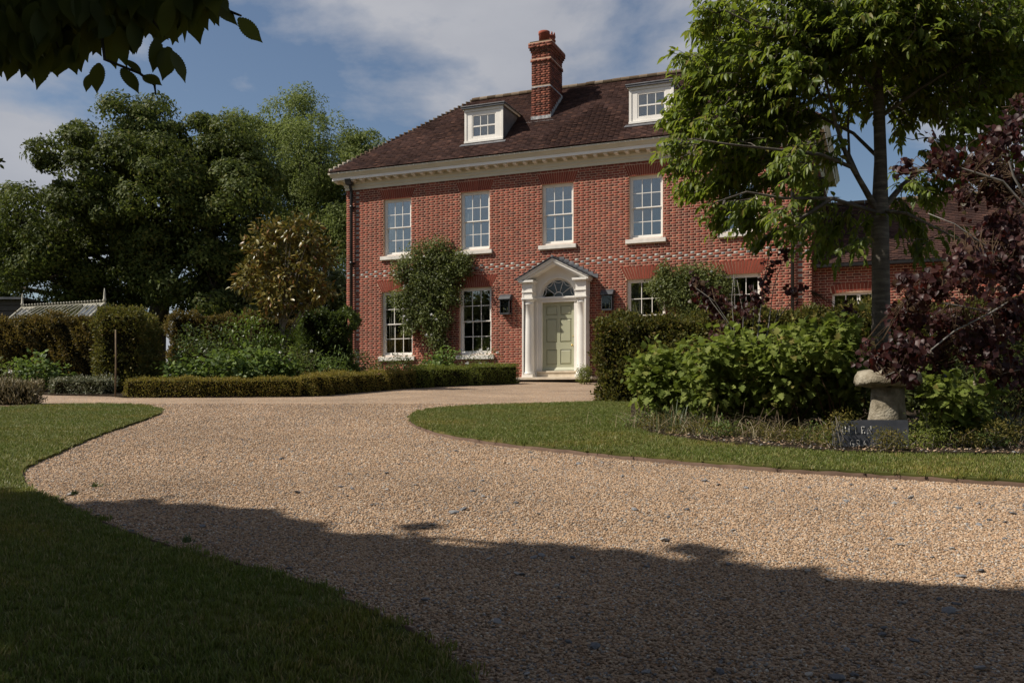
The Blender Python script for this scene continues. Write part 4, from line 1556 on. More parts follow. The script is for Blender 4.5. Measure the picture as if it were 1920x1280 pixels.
def T_leaf(wd=.36, curl=.16, fold=.10):
    xs_ = [0, .3, .65, 1]
    hw = [0, wd * .5, wd * .42, 0]
    V = [(0, 0, 0)]
    for x, h in zip(xs_[1:3], hw[1:3]):
        z = -curl * x * x
        V += [(x, h, z + fold * h * 2), (x, 0, z), (x, -h, z + fold * h * 2)]
    V += [(1, 0, -curl)]
    return np.array(V), np.array([(0, 2, 1), (0, 3, 2), (1, 2, 5), (1, 5, 4), (2, 3, 6), (2, 6, 5), (4, 5, 7), (5, 6, 7)])


def T_outline(pts, curl=.15, fold=.12, mid=6):
    """leaf from half an outline (x, half width), mirrored, with a folded midrib"""
    n = len(pts)
    V = []
    for x, h in pts: V.append((x, h, -curl * x * x + fold * h))
    for x, h in pts: V.append((x, 0, -curl * x * x))
    for x, h in pts: V.append((x, -h, -curl * x * x + fold * h))
    Fc = []
    for i in range(n - 1):
        a, b, c = i, n + i, 2 * n + i
        Fc += [(a, b, b + 1), (a, b + 1, a + 1), (b, c, c + 1), (b, c + 1, b + 1)]
    return np.array(V), np.array(Fc)


HEART = T_outline([(-.10, .16), (-.06, .33), (.12, .47), (.35, .46), (.62, .30), (.85, .11), (1.0, .0)], .18, .22)
OAK = T_outline([(0, .02), (.12, .16), (.2, .34), (.3, .20), (.42, .46), (.52, .40), (.58, .20), (.72, .34), (.82, .14), (1, 0)], .2, .16)
HYDR = T_outline([(0, .0), (.15, .26), (.4, .38), (.7, .27), (1, 0)], .22, .15)
_ser = []
for i in range(28):
    t = i / 27
    h = .235 * math.sin(math.pi * t ** .85) ** .85 * (1 if t < .7 else 1 - .55 * (t - .7) / .3) * (1 + (.07 if i % 2 else -.05))
    _ser.append((t - (.016 if i % 2 else 0), max(h, .004) if 0 < i < 27 else .002))
SERR = T_outline(_ser, .12, .10)
QUAD, LEAF, NARROW, WIDE = T_quad(), T_leaf(.36, .16, .1), T_leaf(.24, .2, .12), T_leaf(.55, .12, .14)


def basis(D, N):
    X = unit(D)
    Z = unit(N - (N * X).sum(-1, keepdims=True) * X)
    Y = np.cross(Z, X)
    return X, Y, Z


def leaf_arr(P, D, N, S, T):
    X, Y, Z = basis(D, N)
    t = T[0]
    V = P[:, None, :] + S[:, None, None] * (t[None, :, 0, None] * X[:, None] + t[None, :, 1, None] * Y[:, None] + t[None, :, 2, None] * Z[:, None])
    Fc = (np.arange(len(P)) * len(t))[:, None, None] + T[1][None]
    return V.reshape(-1, 3), Fc.reshape(-1, 3)


def leaves(name, P, D, N, S, T, mat, parent, kind='stuff'):
    V, Fc = leaf_arr(P, D, N, S, T)
    return tag(add(name, np_mesh(name, V, Fc), mat, parent), kind=kind)


def leaf_parts(P, D, N, S, T, mat, parent, name='leaf'):
    """each leaf an object of its own, sharing one mesh"""
    me = np_mesh('leaf', *T); me.materials.append(mat)
    X, Y, Z = basis(D, N)
    inv = PARENT_M.get(parent.name, Matrix.Identity(4)).inverted()
    for i in range(len(P)):
        o = bpy.data.objects.new(name, me); COL.objects.link(o)
        o.parent = parent
        o.matrix_parent_inverse = inv
        s = S[i]
        m = Matrix(((X[i][0] * s, Y[i][0] * s, Z[i][0] * s, P[i][0]), (X[i][1] * s, Y[i][1] * s, Z[i][1] * s, P[i][1]), (X[i][2] * s, Y[i][2] * s, Z[i][2] * s, P[i][2]), (0, 0, 0, 1)))
        o.matrix_basis = m


def split_leaves(nparts, P, D, N, S, T, mat, parent, name='foliage', T2=None):
    """the leaves nearest the eye as parts, the others as one mass"""
    d = np.linalg.norm(P, axis=1)
    px, py = 960 + 1700 * P[:, 0] / P[:, 1], 750 - 1700 * P[:, 2] / P[:, 1]
    vis = (px > 0) & (px < 1920) & (py > 0) & (py < 1280)
    k = np.argsort(np.where(vis, d / S, 1e9))[:nparts]
    m = np.ones(len(P), bool); m[k] = False
    leaf_parts(P[k], D[k], N[k], S[k], T, mat, parent)
    leaves(name, P[m], D[m], N[m], S[m], T2 or T, mat, parent)


def rnd_unit(rs, n):
    return unit(rs.normal(size=(n, 3)))


def in_blobs(rs, blobs, n, shell=0.5):
    """random points in ellipsoids (c, r), more of them near the skin"""
    vol = np.array([np.prod(np.broadcast_to(b[1], 3)) ** (2 / 3) for b in blobs])
    k = rs.choice(len(blobs), n, p=vol / vol.sum())
    C = np.array([b[0] for b in blobs])[k]
    Rr = np.array([np.broadcast_to(b[1], 3) for b in blobs])[k]
    u = rnd_unit(rs, n)
    r = shell + (1 - shell) * rs.rand(n) ** 0.7
    return C + u * Rr * r[:, None], u


def clumped(rs, blobs, nclump, per, cr, size, shell=0.55, up=0.7, flat=0.6, droop=0.3, reject=None):
    C, u = in_blobs(rs, blobs, nclump, shell)
    if reject is not None:
        k = ~reject(C); C, u = C[k], u[k]
    n = len(C) * per
    ci = np.repeat(np.arange(len(C)), per)
    crr = cr * rs.uniform(.6, 1.35, len(C))[ci]
    off = np.clip(rs.normal(size=(n, 3)), -1.7, 1.7) * np.array([1, 1, flat]) * .55
    off *= np.minimum(1, 1.15 / (np.linalg.norm(off, axis=1, keepdims=True) + 1e-6))
    P = C[ci] + off * crr[:, None]
    out = unit(off + .4 * u[ci])
    D = unit(out + rs.normal(size=(n, 3)) * .6 + np.array([0, 0, -droop]))
    N = unit(np.array([0, 0, up]) + .5 * out + rs.normal(size=(n, 3)) * .45)
    S = size * rs.uniform(.65, 1.3, n)
    return P, D, N, S, C


def domed(rs, blobs, nclump, per, cr, size, shell=.7, flat=.75, reject=None, rough=.5, **kw):
    """leaves laid like shingles over many small rounded boughs"""
    C, u = in_blobs(rs, blobs, nclump, shell)
    n = len(C) * per
    ci = np.repeat(np.arange(len(C)), per)
    crr = cr * rs.uniform(.55, 1.4, len(C))[ci]
    dr_ = unit(rnd_unit(rs, n) + .5 * u[ci] + np.array([0, 0, .3]))
    lum = 1 + .22 * np.sin(dr_[:, 0] * 7 + ci) * np.sin(dr_[:, 2] * 6 + ci * 2.1)
    rr = crr * lum * (1 - .45 * rs.rand(n) ** 2)
    P = C[ci] + dr_ * rr[:, None] * np.array([1, 1, flat])
    N = unit(dr_ + rnd_unit(rs, n) * rough)
    D = unit(np.cross(N, rnd_unit(rs, n)) + np.array([0, 0, -.25]) + .25 * dr_)
    return P, D, N, size * rs.uniform(.6, 1.3, n), C


def px_blobs(lst, d, dd=0.0, flat=1.0, seed=0):
    """ellipsoids given by photo pixel centre and radius at distance d"""
    rs = np.random.RandomState(seed)
    out = []
    for x, y, r in lst:
        dist = d + rs.uniform(-dd, dd)
        rr = r / F_PX * dist
        out.append((W(x, y, dist), np.array([rr, rr, rr * flat])))
    return out


def limbs(mb, rs, root, top, r0, targets, n=7, wob=.12, r1=.03):
    """trunk from root to top, then limbs from it to the targets"""
    root, top = np.asarray(root, float), np.asarray(top, float)
    L = np.linalg.norm(top - root)
    tr_ = [root + (top - root) * t + rs.normal(size=3) * wob * .25 * (0 < t) for t in np.linspace(0, 1, 7)]
    mb.tube([tr_[0] - [0, 0, .15]] + tr_, [r0 * 1.35] + [r0 * (1.12 - .55 * t) for t in np.linspace(0, 1, 7)], 9)
    for tg in targets:
        t = rs.uniform(.45, 1.0)
        a = tr_[min(6, int(t * 6))]
        ln_ = np.linalg.norm(tg - a)
        mid = a + (tg - a) * .5 + np.array([0, 0, .12 * ln_]) + rs.normal(size=3) * wob * .5
        pts = [(1 - s) ** 2 * a + 2 * s * (1 - s) * mid + s * s * tg for s in np.linspace(0, 1, n)]
        rr = r0 * .42 * min(1, .35 + ln_ / L)
        mb.tube(pts, [rr * (1 - s) + r1 * s for s in np.linspace(0, 1, n)], 6, cap=False)


def tree(name, label, base, top, r0, blobs, nclump, per, cr, size, T, lm, bm_, seed, nlimb=14, group=None, fn=None, **kw):
    rs = np.random.RandomState(seed)
    t_ = thing(name, label, 'tree', base, 0, group)
    P, D, N, S, C = (fn or clumped)(rs, blobs, nclump, per, cr, size, **kw)
    leaves('crown', P, D, N, S, T, lm, t_)
    mb = MB()
    tg = [b[0] for b in blobs] + [C[i] for i in rs.choice(len(C), min(nlimb, len(C)), False)]
    limbs(mb, rs, base, top, r0, tg, r1=r0 * .07, wob=r0)
    # twigs
    for i in rs.choice(len(C), min(len(C), nlimb * 6), False):
        b = min(blobs, key=lambda q: np.sum((q[0] - C[i]) ** 2))
        m = (b[0] + C[i]) / 2 + rs.normal(size=3) * .1 * cr
        mb.tube([b[0], m, C[i]], [r0 * .12, r0 * .07, r0 * .03], 4, cap=False)
    mb.build('trunk', bm_, t_)
    return t_


# --- far trees --------------------------------------------------------------
g0 = lambda x, y: np.array([x, y, float(zg(x, y))])
dS = 46.0
sy = px_blobs([(235, 278, 82), (320, 285, 88), (160, 320, 78), (405, 318, 76), (280, 380, 115), (150, 420, 92), (440, 410, 88), (60, 440, 78), (340, 480, 105), (200, 500, 95), (462, 500, 72), (10, 480, 80), (95, 520, 70), (-60, 540, 80), (400, 540, 70), (375, 285, 62), (445, 330, 60), (485, 400, 48)], dS, 2.5, .9, 1)
bx_ = (290 - 960) / F_PX * dS
tree('sycamore_tree', 'huge dark rounded tree standing behind the greenhouse at the left', g0(bx_, dS), W(300, 400, dS), .55, sy, 385, 590, 1.0, .195, QUAD, M['l_sycamore'], M['bark'], 11, 26, fn=domed, shell=.72, flat=.7)
dA = 60.0
ash = px_blobs([(560, 245, 55), (600, 300, 75), (530, 310, 70), (470, 280, 50), (640, 350, 70), (590, 400, 85), (500, 400, 70), (650, 430, 55), (560, 490, 80), (630, 520, 70), (500, 500, 60), (440, 260, 30)], dA, 3, 1.0, 2)
tree('ash_tree', 'tall light green feathery tree behind the dark tree, left of the house', g0((560 - 960) / F_PX * dA, dA), W(565, 420, dA), .4, ash, 400, 330, .95, .20, (QUAD[0] * np.array([1, .7, 1]), QUAD[1]), M['l_ash'], M['bark'], 12, 18, fn=domed, shell=.55, flat=1.1, rough=.8)
dB = 56.0
t3 = px_blobs([(690, 285, 30), (705, 330, 40), (670, 330, 34), (680, 420, 50)], dB, 1, 1, 3)
tree('ash_tree', 'small light green treetop rising just beside the left hip of the roof', g0((690 - 960) / F_PX * dB, dB), W(690, 350, dB), .25, t3, 90, 220, .8, .22, (QUAD[0] * np.array([1, .7, 1]), QUAD[1]), M['l_ash'], M['bark'], 13, 8, fn=domed, shell=.4, rough=.8)
und = px_blobs([(400, 560, 50), (470, 570, 55), (540, 575, 55), (610, 575, 60), (655, 560, 50)], 44.0, 1.5, .9, 4)
tree('elder_tree', 'low dark green tree filling the gap beneath the crowns behind the hedge', g0((520 - 960) / F_PX * 44, 44.), W(520, 590, 44), .18, und, 120, 200, .8, .2, QUAD, M['l_dark'], M['bark'], 14, 8, fn=domed, shell=.4)

# --- bronze magnolia ----------------------------------------------------------
dM = 22.5
mg = px_blobs([(548, 425, 24), (505, 440, 28), (580, 450, 34), (530, 470, 45), (480, 480, 32), (610, 480, 26), (500, 520, 46), (570, 520, 50), (465, 530, 24), (610, 535, 28), (520, 555, 38), (570, 560, 30)], dM, .35, 1, 5)
tree('magnolia_tree', 'small round tree with glossy bronze and gold leaves by the house corner', g0((528 - 960) / F_PX * dM, dM), W(535, 500, dM), .055, mg, 360, 15, .17, .15, LEAF, M['l_magnolia'], M['pale_bark'], 15, 10, shell=.3, droop=.2, flat=.8)

# --- the tree whose shade falls on the foreground, with one branch hanging into view ----
shade = [((-10.2, -0.8, 6.3), np.array([6.0, 6.6, 3.6])), ((-5.9, -2.0, 6.6), np.array([5.4, 6.0, 3.4])), ((-7.5, .6, 6.2), np.array([4.5, 4.5, 3.0])), ((-3.2, -1.6, 6.4), np.array([4.2, 5.0, 3.0])), ((-9.0, -6.3, 6.6), np.array([6, 5, 3.6])), ((-3.0, -6.3, 6.4), np.array([5, 4.5, 3.2])), ((2.5, -5.2, 6.6), np.array([4.5, 4.2, 3.0]))]  # last lobe, unseen behind the eye, added to keep sky light off the foreground
shade = [(np.array(c), r) for c, r in shade]
rs = np.random.RandomState(21)


def shade_gap(C, k=0.0):
    """where the crown ends towards the house, seen along the light"""
    D_ = C[:, 2] + .85
    sx, sy_ = C[:, 0] + LX / 2 * D_, C[:, 1] + LY / 2 * D_
    edge = np.interp(sx, [-8, -3.6, -1.8, -.6, .4, 1.3, 2.0, 6], [7.2, 6.15, 5.75, 4.75, 4.5, 3.95, 3.55, 2.6])
    edge = edge + .16 * np.sin(sx * 3.1 + 1) + .10 * np.sin(sx * 7.7) + .07 * np.sin(sx * 17 + 2) + .05 * np.sin(sx * 33)
    return ((sx + 1.75) ** 2 + (sy_ - 2.85) ** 2 < .5 ** 2) | (sy_ > edge - k)


horn = thing('hornbeam_tree', 'big tree in the near foreground whose dark toothed leaves hang at the top left', 'tree', g0(-8.5, -2.5))
P, D, N, S, C = clumped(rs, shade, 2900, 44, .7, .40, shell=.1, flat=.6, reject=lambda C: shade_gap(C, rs.uniform(-.55, .35, len(C))))
k = ~shade_gap(P, rs.normal(0, .22, len(P)))
leaves('crown', P[k], D[k], N[k], S[k], (QUAD[0] * np.array([1, 1.5, 1]), QUAD[1]), M['l_hornbeam'], horn)
mb = MB()
limbs(mb, rs, g0(-8.5, -2.5), np.array([-8.7, -2.6, 7.0]), .38, [b[0] for b in shade] + [C[i] for i in rs.choice(len(C), 16, False)], r1=.03, wob=.3)
mb.build('trunk', M['bark'], horn)
# hanging branch
mb = MB()
br_main = [np.array([-8.5, -2.5, 2.6]), np.array([-5.0, -.4, 2.9]), np.array([-2.6, .9, 1.9]), W(-180, -60, 1.9), W(60, -30, 1.85), W(230, -30, 1.8), W(380, 2, 1.75), W(452, 30, 1.7)]
mb.tube(br_main, [.09, .05, .03, .014, .009, .007, .005, .002], 7)
tw = [[W(60, -30, 1.85), W(90, 40, 1.8), W(110, 90, 1.75)], [W(150, -30, 1.8), W(190, 60, 1.75), W(196, 112, 1.72), W(262, 138, 1.7), W(290, 160, 1.7), W(292, 178, 1.7)], [W(-180, -60, 1.9), W(-60, 40, 1.8), W(30, 90, 1.8)],
      [W(230, -30, 1.8), W(280, 30, 1.7), W(310, 70, 1.7)], [W(-250, 260, 2.2), W(-60, 300, 2.2), W(8, 303, 2.2)]]
for t in tw:
    mb.tube(t, [.005] + [.0028] * (len(t) - 2) + [.0014], 5)
mb.build('branch', M['bark'], horn)
# leaves of the branch: stem pixel, tip pixel, distance
hang = [(185, 118, 178, 172, 1.70), (168, 140, 160, 172, 1.72), (228, 128, 262, 172, 1.70), (268, 142, 302, 156, 1.70), (236, 112, 268, 138, 1.71), (295, 70, 290, 138, 1.68), (318, 88, 306, 148, 1.70), (322, 95, 352, 154, 1.66),
        (300, 30, 332, 78, 1.7), (352, 20, 340, 80, 1.72), (368, 0, 366, 42, 1.7), (395, 5, 448, 44, 1.7), (446, 34, 492, 80, 1.69), (380, -10, 412, 48, 1.74), (250, 40, 255, 100, 1.7), (268, 55, 250, 98, 1.72), (222, 50, 232, 125, 1.7),
        (205, 62, 212, 126, 1.75), (160, 75, 138, 128, 1.72), (150, 60, 128, 132, 1.7), (95, 80, 60, 168, 1.75), (70, 75, 36, 142, 1.8), (30, 90, 12, 150, 1.8), (110, 88, 96, 140, 1.76), (86, 100, 74, 150, 1.74), (10, 90, -10, 146, 1.8),
        (125, 85, 142, 136, 1.72), (46, 95, 58, 158, 1.78), (2, 302, 12, 304, 2.2), (0, 308, 8, 318, 2.2), (-4, 305, 6, 296, 2.2)]
rs = np.random.RandomState(22)
for _ in range(400):
    x = rs.uniform(-60, 400)
    lim = np.interp(x, [-60, 0, 120, 180, 240, 330, 400], [128, 128, 118, 96, 70, 62, 22])
    y = rs.uniform(-60, lim - 45)
    hang.append((x, y, x + rs.uniform(-34, 34), y + rs.uniform(42, 80), rs.uniform(1.65, 2.0)))
P, D, N, S = [], [], [], []
for x0, y0, x1, y1, d in hang:
    a, b = W(x0, y0, d), W(x1, y1, d - rs.uniform(-.02, .03))
    P.append(a); D.append(b - a); S.append(np.linalg.norm(b - a))
    N.append(np.array([rs.normal(0, .5), -1 + rs.normal(0, .3), rs.uniform(.1, .8)]))
leaf_parts(np.array(P), unit(np.array(D)), unit(np.array(N)), np.array(S), SERR, M['l_hornbeam'], horn)

# unseen trees added at the left so the lower windows mirror something dark
for i, (x, y, h) in enumerate(((-45, 8, 12.2), (-40, 0, 13.2), (-34, -6, 12.8), (-28, -11, 11.0), (-21, -15, 9.4))):
    z0 = float(zg(x, y))
    bl = [(np.array([x, y, z0 + h * .58]), np.array([4.6, 4.6, h * .42])), (np.array([x + 1.5, y - 1.6, z0 + h * .42]), np.array([3, 3, h * .36])), (np.array([x - 1.4, y + 1.8, z0 + h * .45]), np.array([3, 3, h * .36]))]
    tree('maple_tree', ['dark maple of the tree row out of frame beyond the left lawn', 'taller maple of the tree row out of frame, left of the first', 'low maple of the tree row out of frame, nearest the road', 'far maple of the tree row out of frame, near the greenhouse', 'last maple of the tree row out of frame, behind the shed'][i],
         np.array([x, y, z0]), np.array([x, y, z0 + h * .6]), .2, bl, 330, 30, 1.0, .55, QUAD, M['l_dark'], M['bark'], 60 + i, 6, 'trees beyond the left edge', shell=.2)


# --- hedges -------------------------------------------------------------------
def hedge(name, label, path, wd, h, lm, dens, size, seed, lump=.06, T=QUAD, cat='hedge', group=None, top_round=.12, core_in=.13, base_dz=0.0, topz=None, frise=.5):
    """clipped hedge along a ground path: leafy skin on a dark core of stems"""
    rs = np.random.RandomState(seed)
    path = [np.asarray(p, float)[:2] for p in path]
    seg = [np.linalg.norm(b - a) for a, b in zip(path[:-1], path[1:])]
    Lt = sum(seg)
    cum = np.concatenate([[0], np.cumsum(seg)])
    t_ = thing(name, label, cat, g0(*path[0]), 0, group)
    h_av = h if topz is None else topz - float(zg(*path[0]))
    area = Lt * (2 * h_av + wd) + 2 * wd * h_av
    n = int(area * dens)

    def at(s):
        s = np.clip(s, 0, Lt - 1e-6)
        k = np.searchsorted(cum, s, 'right') - 1
        k = np.clip(k, 0, len(seg) - 1)
        A = np.array(path)[k]; B = np.array(path)[k + 1]
        f = ((s - cum[k]) / np.array(seg)[k])[:, None]
        d = unit(B - A)
        return A + (B - A) * f, d
    s = rs.uniform(0, Lt, n)
    per = 2 * h_av + wd
    q = rs.uniform(0, per, n)
    end = rs.rand(n) < (2 * wd * h_av) / area
    side = np.where(q < h_av, -1, np.where(q > h_av + wd, 1, 0))
    lat = np.where(side == 0, q - h_av - wd / 2, side * wd / 2)
    zz = np.where(side == -1, q, np.where(side == 1, q - h_av - wd, h_av)) / h_av
    nl, nu = side.astype(float), (side == 0).astype(float)
    na_ = np.zeros(n)
    lat = np.where(end, rs.uniform(-wd / 2, wd / 2, n), lat)
    zz = np.where(end, rs.rand(n), zz)
    e1 = rs.rand(n) < .5
    s = np.where(end, np.where(e1, 0, Lt), s)
    nl = np.where(end, 0, nl); nu = np.where(end, 0, nu); na_ = np.where(end, np.where(e1, -1., 1.), 0)
    p2, d2 = at(s)
    lt = np.stack([d2[:, 1], -d2[:, 0]], 1)
    depth = -np.abs(rs.normal(0, 1, n)) * core_in * .55 + lump * (np.sin(s * 5.1 + seed) * np.sin(zz * 4.4 * h_av + s * 2.3) + .5 * np.sin(s * 13 + zz * 9 * h_av)) + rs.rand(n) ** 6 * size * 1.6
    # rounded shoulders
    edge = np.clip((zz - (1 - top_round / h_av)) / (top_round / h_av), 0, 1)
    lat = lat * (1 - .0 * edge) - np.sign(lat) * edge ** 2 * top_round * .45 * (np.abs(nl) > 0)
    xy = p2 + lt * (lat + nl * depth)[:, None] + d2 * (na_ * depth)[:, None]
    gz = zg(xy[:, 0], xy[:, 1]) + base_dz
    hh = (topz - gz) if topz is not None else h
    z = gz + zz * hh + nu * depth
    P = np.stack([xy[:, 0], xy[:, 1], z], 1)
    out = np.stack([lt[:, 0] * nl + d2[:, 0] * na_, lt[:, 1] * nl + d2[:, 1] * na_, nu], 1)
    D = unit(out * .8 + np.array([0, 0, frise]) + rs.normal(size=(n, 3)) * .65)
    N = unit(out * .5 + np.array([0, 0, .5]) + rs.normal(size=(n, 3)) * .6)
    leaves('foliage', P, D, N, size * rs.uniform(.6, 1.35, n), T, lm, t_)
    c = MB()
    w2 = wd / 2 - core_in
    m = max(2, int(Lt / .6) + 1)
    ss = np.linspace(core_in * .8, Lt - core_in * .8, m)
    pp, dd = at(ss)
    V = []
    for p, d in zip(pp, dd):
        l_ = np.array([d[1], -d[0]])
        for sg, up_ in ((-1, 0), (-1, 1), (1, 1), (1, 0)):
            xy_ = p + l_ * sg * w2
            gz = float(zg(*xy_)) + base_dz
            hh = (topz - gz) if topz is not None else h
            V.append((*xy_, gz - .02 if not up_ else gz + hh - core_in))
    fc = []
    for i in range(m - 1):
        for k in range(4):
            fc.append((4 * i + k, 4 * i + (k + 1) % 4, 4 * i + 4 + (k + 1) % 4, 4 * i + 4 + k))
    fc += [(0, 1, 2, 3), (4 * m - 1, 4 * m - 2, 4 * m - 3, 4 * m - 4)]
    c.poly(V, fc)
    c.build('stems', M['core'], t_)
    return t_


# tall yew hedge on the right, ending in front of the porch
hA = np.array([(1134 - 960) / F_PX * 17.3, 17.3]); hB = np.array([(1400 - 960) / F_PX * 16.0, 16.0]); hC = np.array([(1720 - 960) / F_PX * 14.6, 14.6])
hedge('yew_hedge', 'tall dark clipped yew hedge on the right, ending near the front door', [hA, hB, hC, np.array([8.8, 14.0])], .95, 1.6, M['l_yew'], 2100, .066, 31, .10, topz=1.50, core_in=.16)
# hedges at the left
LH = lambda px, d: np.array([(px - 960) / F_PX * d, d])
hedge('yew_hedge', 'patchy bronze yew hedge in front of the greenhouse at the far left', [LH(-60, 25.6), LH(205, 25.0)], .8, 1.85, M['l_yew_bronze'], 1350, .075, 32, .14, top_round=.3, topz=2.25)
hedge('yew_hedge', 'end block of yew hedge beside the wooden stake at the left', [LH(222, 20.6), LH(262, 23.4)], .95, 1.8, M['l_yew'], 1400, .07, 33, .13, top_round=.35, topz=2.02)
hedge('yew_hedge', 'brownish yew hedge running from the gap to behind the magnolia', [LH(318, 25.8), LH(450, 26.6), LH(600, 27.8)], .7, 1.9, M['l_yew_bronze'], 1250, .075, 34, .15, top_round=.35, topz=2.42)
hedge('holly_hedge', 'dense dark green hedge against the left corner of the house', [LH(560, 24.2), LH(655, 24.6)], 1.2, 2.0, M['l_holly'], 1400, .075, 35, .16, topz=2.36, top_round=.35)
# low box hedges
bp = [G(a, b)[:2] for a, b in hedge_line_px]
bp = [p + np.array([0, .2]) for p in bp]
hedge('box_hedge', 'low yellowish box hedge along the gravel at the left', bp[:3], .40, .40, M['l_box'], 2600, .033, 36, .03, core_in=.07, top_round=.10)
hedge('box_hedge', 'low olive box hedge in front of the leftmost ground floor window', [bp[2] + np.array([.1, 0]), *bp[3:5], (bp[5] + bp[4]) / 2], .45, .46, M['l_box'], 2400, .034, 37, .05, core_in=.07, top_round=.14)
hedge('box_hedge', 'ragged box hedge below the climbing rose', [(bp[5] + bp[4]) / 2 + np.array([.1, 0.02]), bp[5], bp[6] - np.array([.1, 0])], .5, .52, M['l_box_green'], 2300, .036, 38, .06, core_in=.07, top_round=.16)
hedge('box_hedge', 'neat rounded green box hedge nearest the front door on its left', [bp[6] + np.array([.05, .05]), bp[7] + np.array([-.1, .12])], .6, .56, M['l_box_green'], 2600, .034, 39, .02, core_in=.07, top_round=.26)
hedge('lavender_hedge', 'brown grassy low hedge at the left edge beside the lawn', [LH(-70, 16.6), LH(72, 16.8)], .55, .40, M['l_straw'], 1700, .075, 40, .06, T=NARROW, core_in=.09, frise=1.6)
hedge('euonymus_hedge', 'low pale variegated shrub row left of the wooden stake', [LH(108, 20.3), LH(205, 20.0)], .5, .38, M['l_variegated'], 1900, .045, 41, .06, core_in=.08, T=LEAF)

# wooden stake
p = G(216, 744)
mb = MB()
q = W(217, 618, p[1]); q[0] = p[0] + .01
mb.tube([p - [0, 0, .1], p + (q - p) * .5 + [.01, 0, 0], q], [.018, .017, .015], 8)
tag(mb.build('wooden_stake', M['stake']), 'thin upright wooden stake at the end of the left hedge', 'stake')


# --- shrubs --------------------------------------------------------------------
def shrub(name, label, base, blobs, n, size, T, lm, seed, nparts=0, stems=10, stem_mat='stem', cat='shrub', group=None, shell=.45, up=.9, droop=.1, clump=.16, per=9, flowers=0, fl_size=.05, stem_r=.012):
    rs = np.random.RandomState(seed)
    base = np.asarray(base, float)
    t_ = thing(name, label, cat, base, 0, group)
    P, D, N, S, C = clumped(rs, blobs, max(4, n // per), per, clump, size, shell=shell, up=up, droop=droop, flat=.8)
    gz = zg(P[:, 0], P[:, 1])
    k = P[:, 2] > gz + .02
    P, D, N, S = P[k], D[k], N[k], S[k]
    if nparts:
        split_leaves(nparts, P, D, N, S, T, lm, t_)
    else:
        leaves('foliage', P, D, N, S, T, lm, t_)
    mb = MB()
    for i in range(stems):
        tg = C[rs.randint(len(C))]
        b = base + np.array([rs.normal(0, .08), rs.normal(0, .08), -.03])
        if np.hypot(*(tg - b)[:2]) > 1.2:
            b = np.array([tg[0] + rs.normal(0, .15), tg[1] + rs.normal(0, .15), float(zg(tg[0], tg[1])) - .02])
        m = (b + tg) / 2 + rs.normal(size=3) * .05
        mb.tube([b, m, tg], [stem_r, stem_r * .7, stem_r * .3], 5)
    if stems:
        mb.build('stems', M[stem_mat], t_)
    if flowers:
        FV, FF = [], []
        for i in range(flowers):
            c = P[rs.randint(len(P))] + np.array([0, -size * .3, size * .5])
            m = 7
            dr_ = unit(np.stack([np.cos(np.arange(m) * 2 * math.pi / m), np.full(m, -.35), np.sin(np.arange(m) * 2 * math.pi / m)], 1) + rs.normal(size=(m, 3)) * .2)
            V, Fc = leaf_arr(np.repeat(c[None], m, 0), dr_, np.repeat(np.array([[0, -1., .4]]), m, 0) + rs.normal(size=(m, 3)) * .3, np.full(m, fl_size * rs.uniform(.7, 1.2)), WIDE)
            FF.append(Fc + sum(len(v) for v in FV)); FV.append(V)
        add('flowers', np_mesh('flowers', np.concatenate(FV), np.concatenate(FF)), M['petal'], t_)
    return t_


def gb(px, d):
    x = (px - 960) / F_PX * d
    return np.array([x, d, float(zg(x, d))])


# left beds
for i, (x, y, r, d, lab) in enumerate(((345, 690, 34, 20.6, 'leafy green hydrangea at the left end of the long bed'), (415, 686, 38, 20.9, 'leafy green hydrangea second from the left in the long bed'),
                                       (478, 680, 40, 21.2, 'broad leafy green hydrangea in the middle of the long bed'), (530, 684, 34, 21.4, 'leafy green hydrangea below the magnolia'))):
    bl = px_blobs([(x, y, r), (x - r * .5, y + 8, r * .75), (x + r * .5, y + 6, r * .75), (x, y + 22, r)], d, .25, .8, 70 + i)
    shrub('hydrangea', lab, gb(x, d), bl, 700, .105, HYDR, M['l_hydrangea'], 70 + i, nparts=50, group='hydrangeas in the left bed')
shrub('hydrangea', 'leafy green hydrangea below the bronze hedge at the far left', gb(72, 21.2), px_blobs([(70, 692, 34), (40, 700, 28), (105, 700, 26), (72, 712, 34)], 21.2, .25, .8, 75), 800, .10, HYDR, M['l_hydrangea'], 75, nparts=50, group='hydrangeas in the left bed')
shrub('rose_bush', 'pale rose bush with a few white flowers at the left edge', gb(8, 20.6), px_blobs([(8, 700, 28), (-20, 695, 30)], 20.6, .2, .9, 76), 500, .06, LEAF, M['l_rose'], 76, flowers=7, fl_size=.06)
shrub('laurel_shrub', 'dark glossy shrub left of the bright one in the long bed', gb(375, 22.6), px_blobs([(370, 635, 34), (345, 650, 26), (400, 650, 34), (420, 625, 24), (375, 670, 42)], 22.6, .35, .9, 77), 1700, .085, LEAF, M['l_holly'], 77)
shrub('viburnum_shrub', 'bright green glossy shrub beside the magnolia trunk', gb(485, 22.2), px_blobs([(450, 612, 28), (485, 625, 40), (515, 640, 30), (470, 655, 38), (440, 645, 24), (540, 640, 22)], 22.2, .35, .9, 78), 1900, .09, LEAF, M['l_bright'], 78)
shrub('rose_bush', 'loose rose bush with two white flowers right of the magnolia trunk', gb(562, 21.6), px_blobs([(555, 668, 24), (580, 672, 24), (565, 690, 26)], 21.6, .2, .9, 79), 650, .06, LEAF, M['l_rose'], 79, flowers=5, fl_size=.055)
shrub('peony_plant', 'fine leaved green perennial behind the olive box hedge', gb(610, 21.4), px_blobs([(600, 685, 26), (635, 682, 26), (620, 700, 28)], 21.4, .2, .8, 80), 800, .085, NARROW, M['l_hydrangea'], 80)
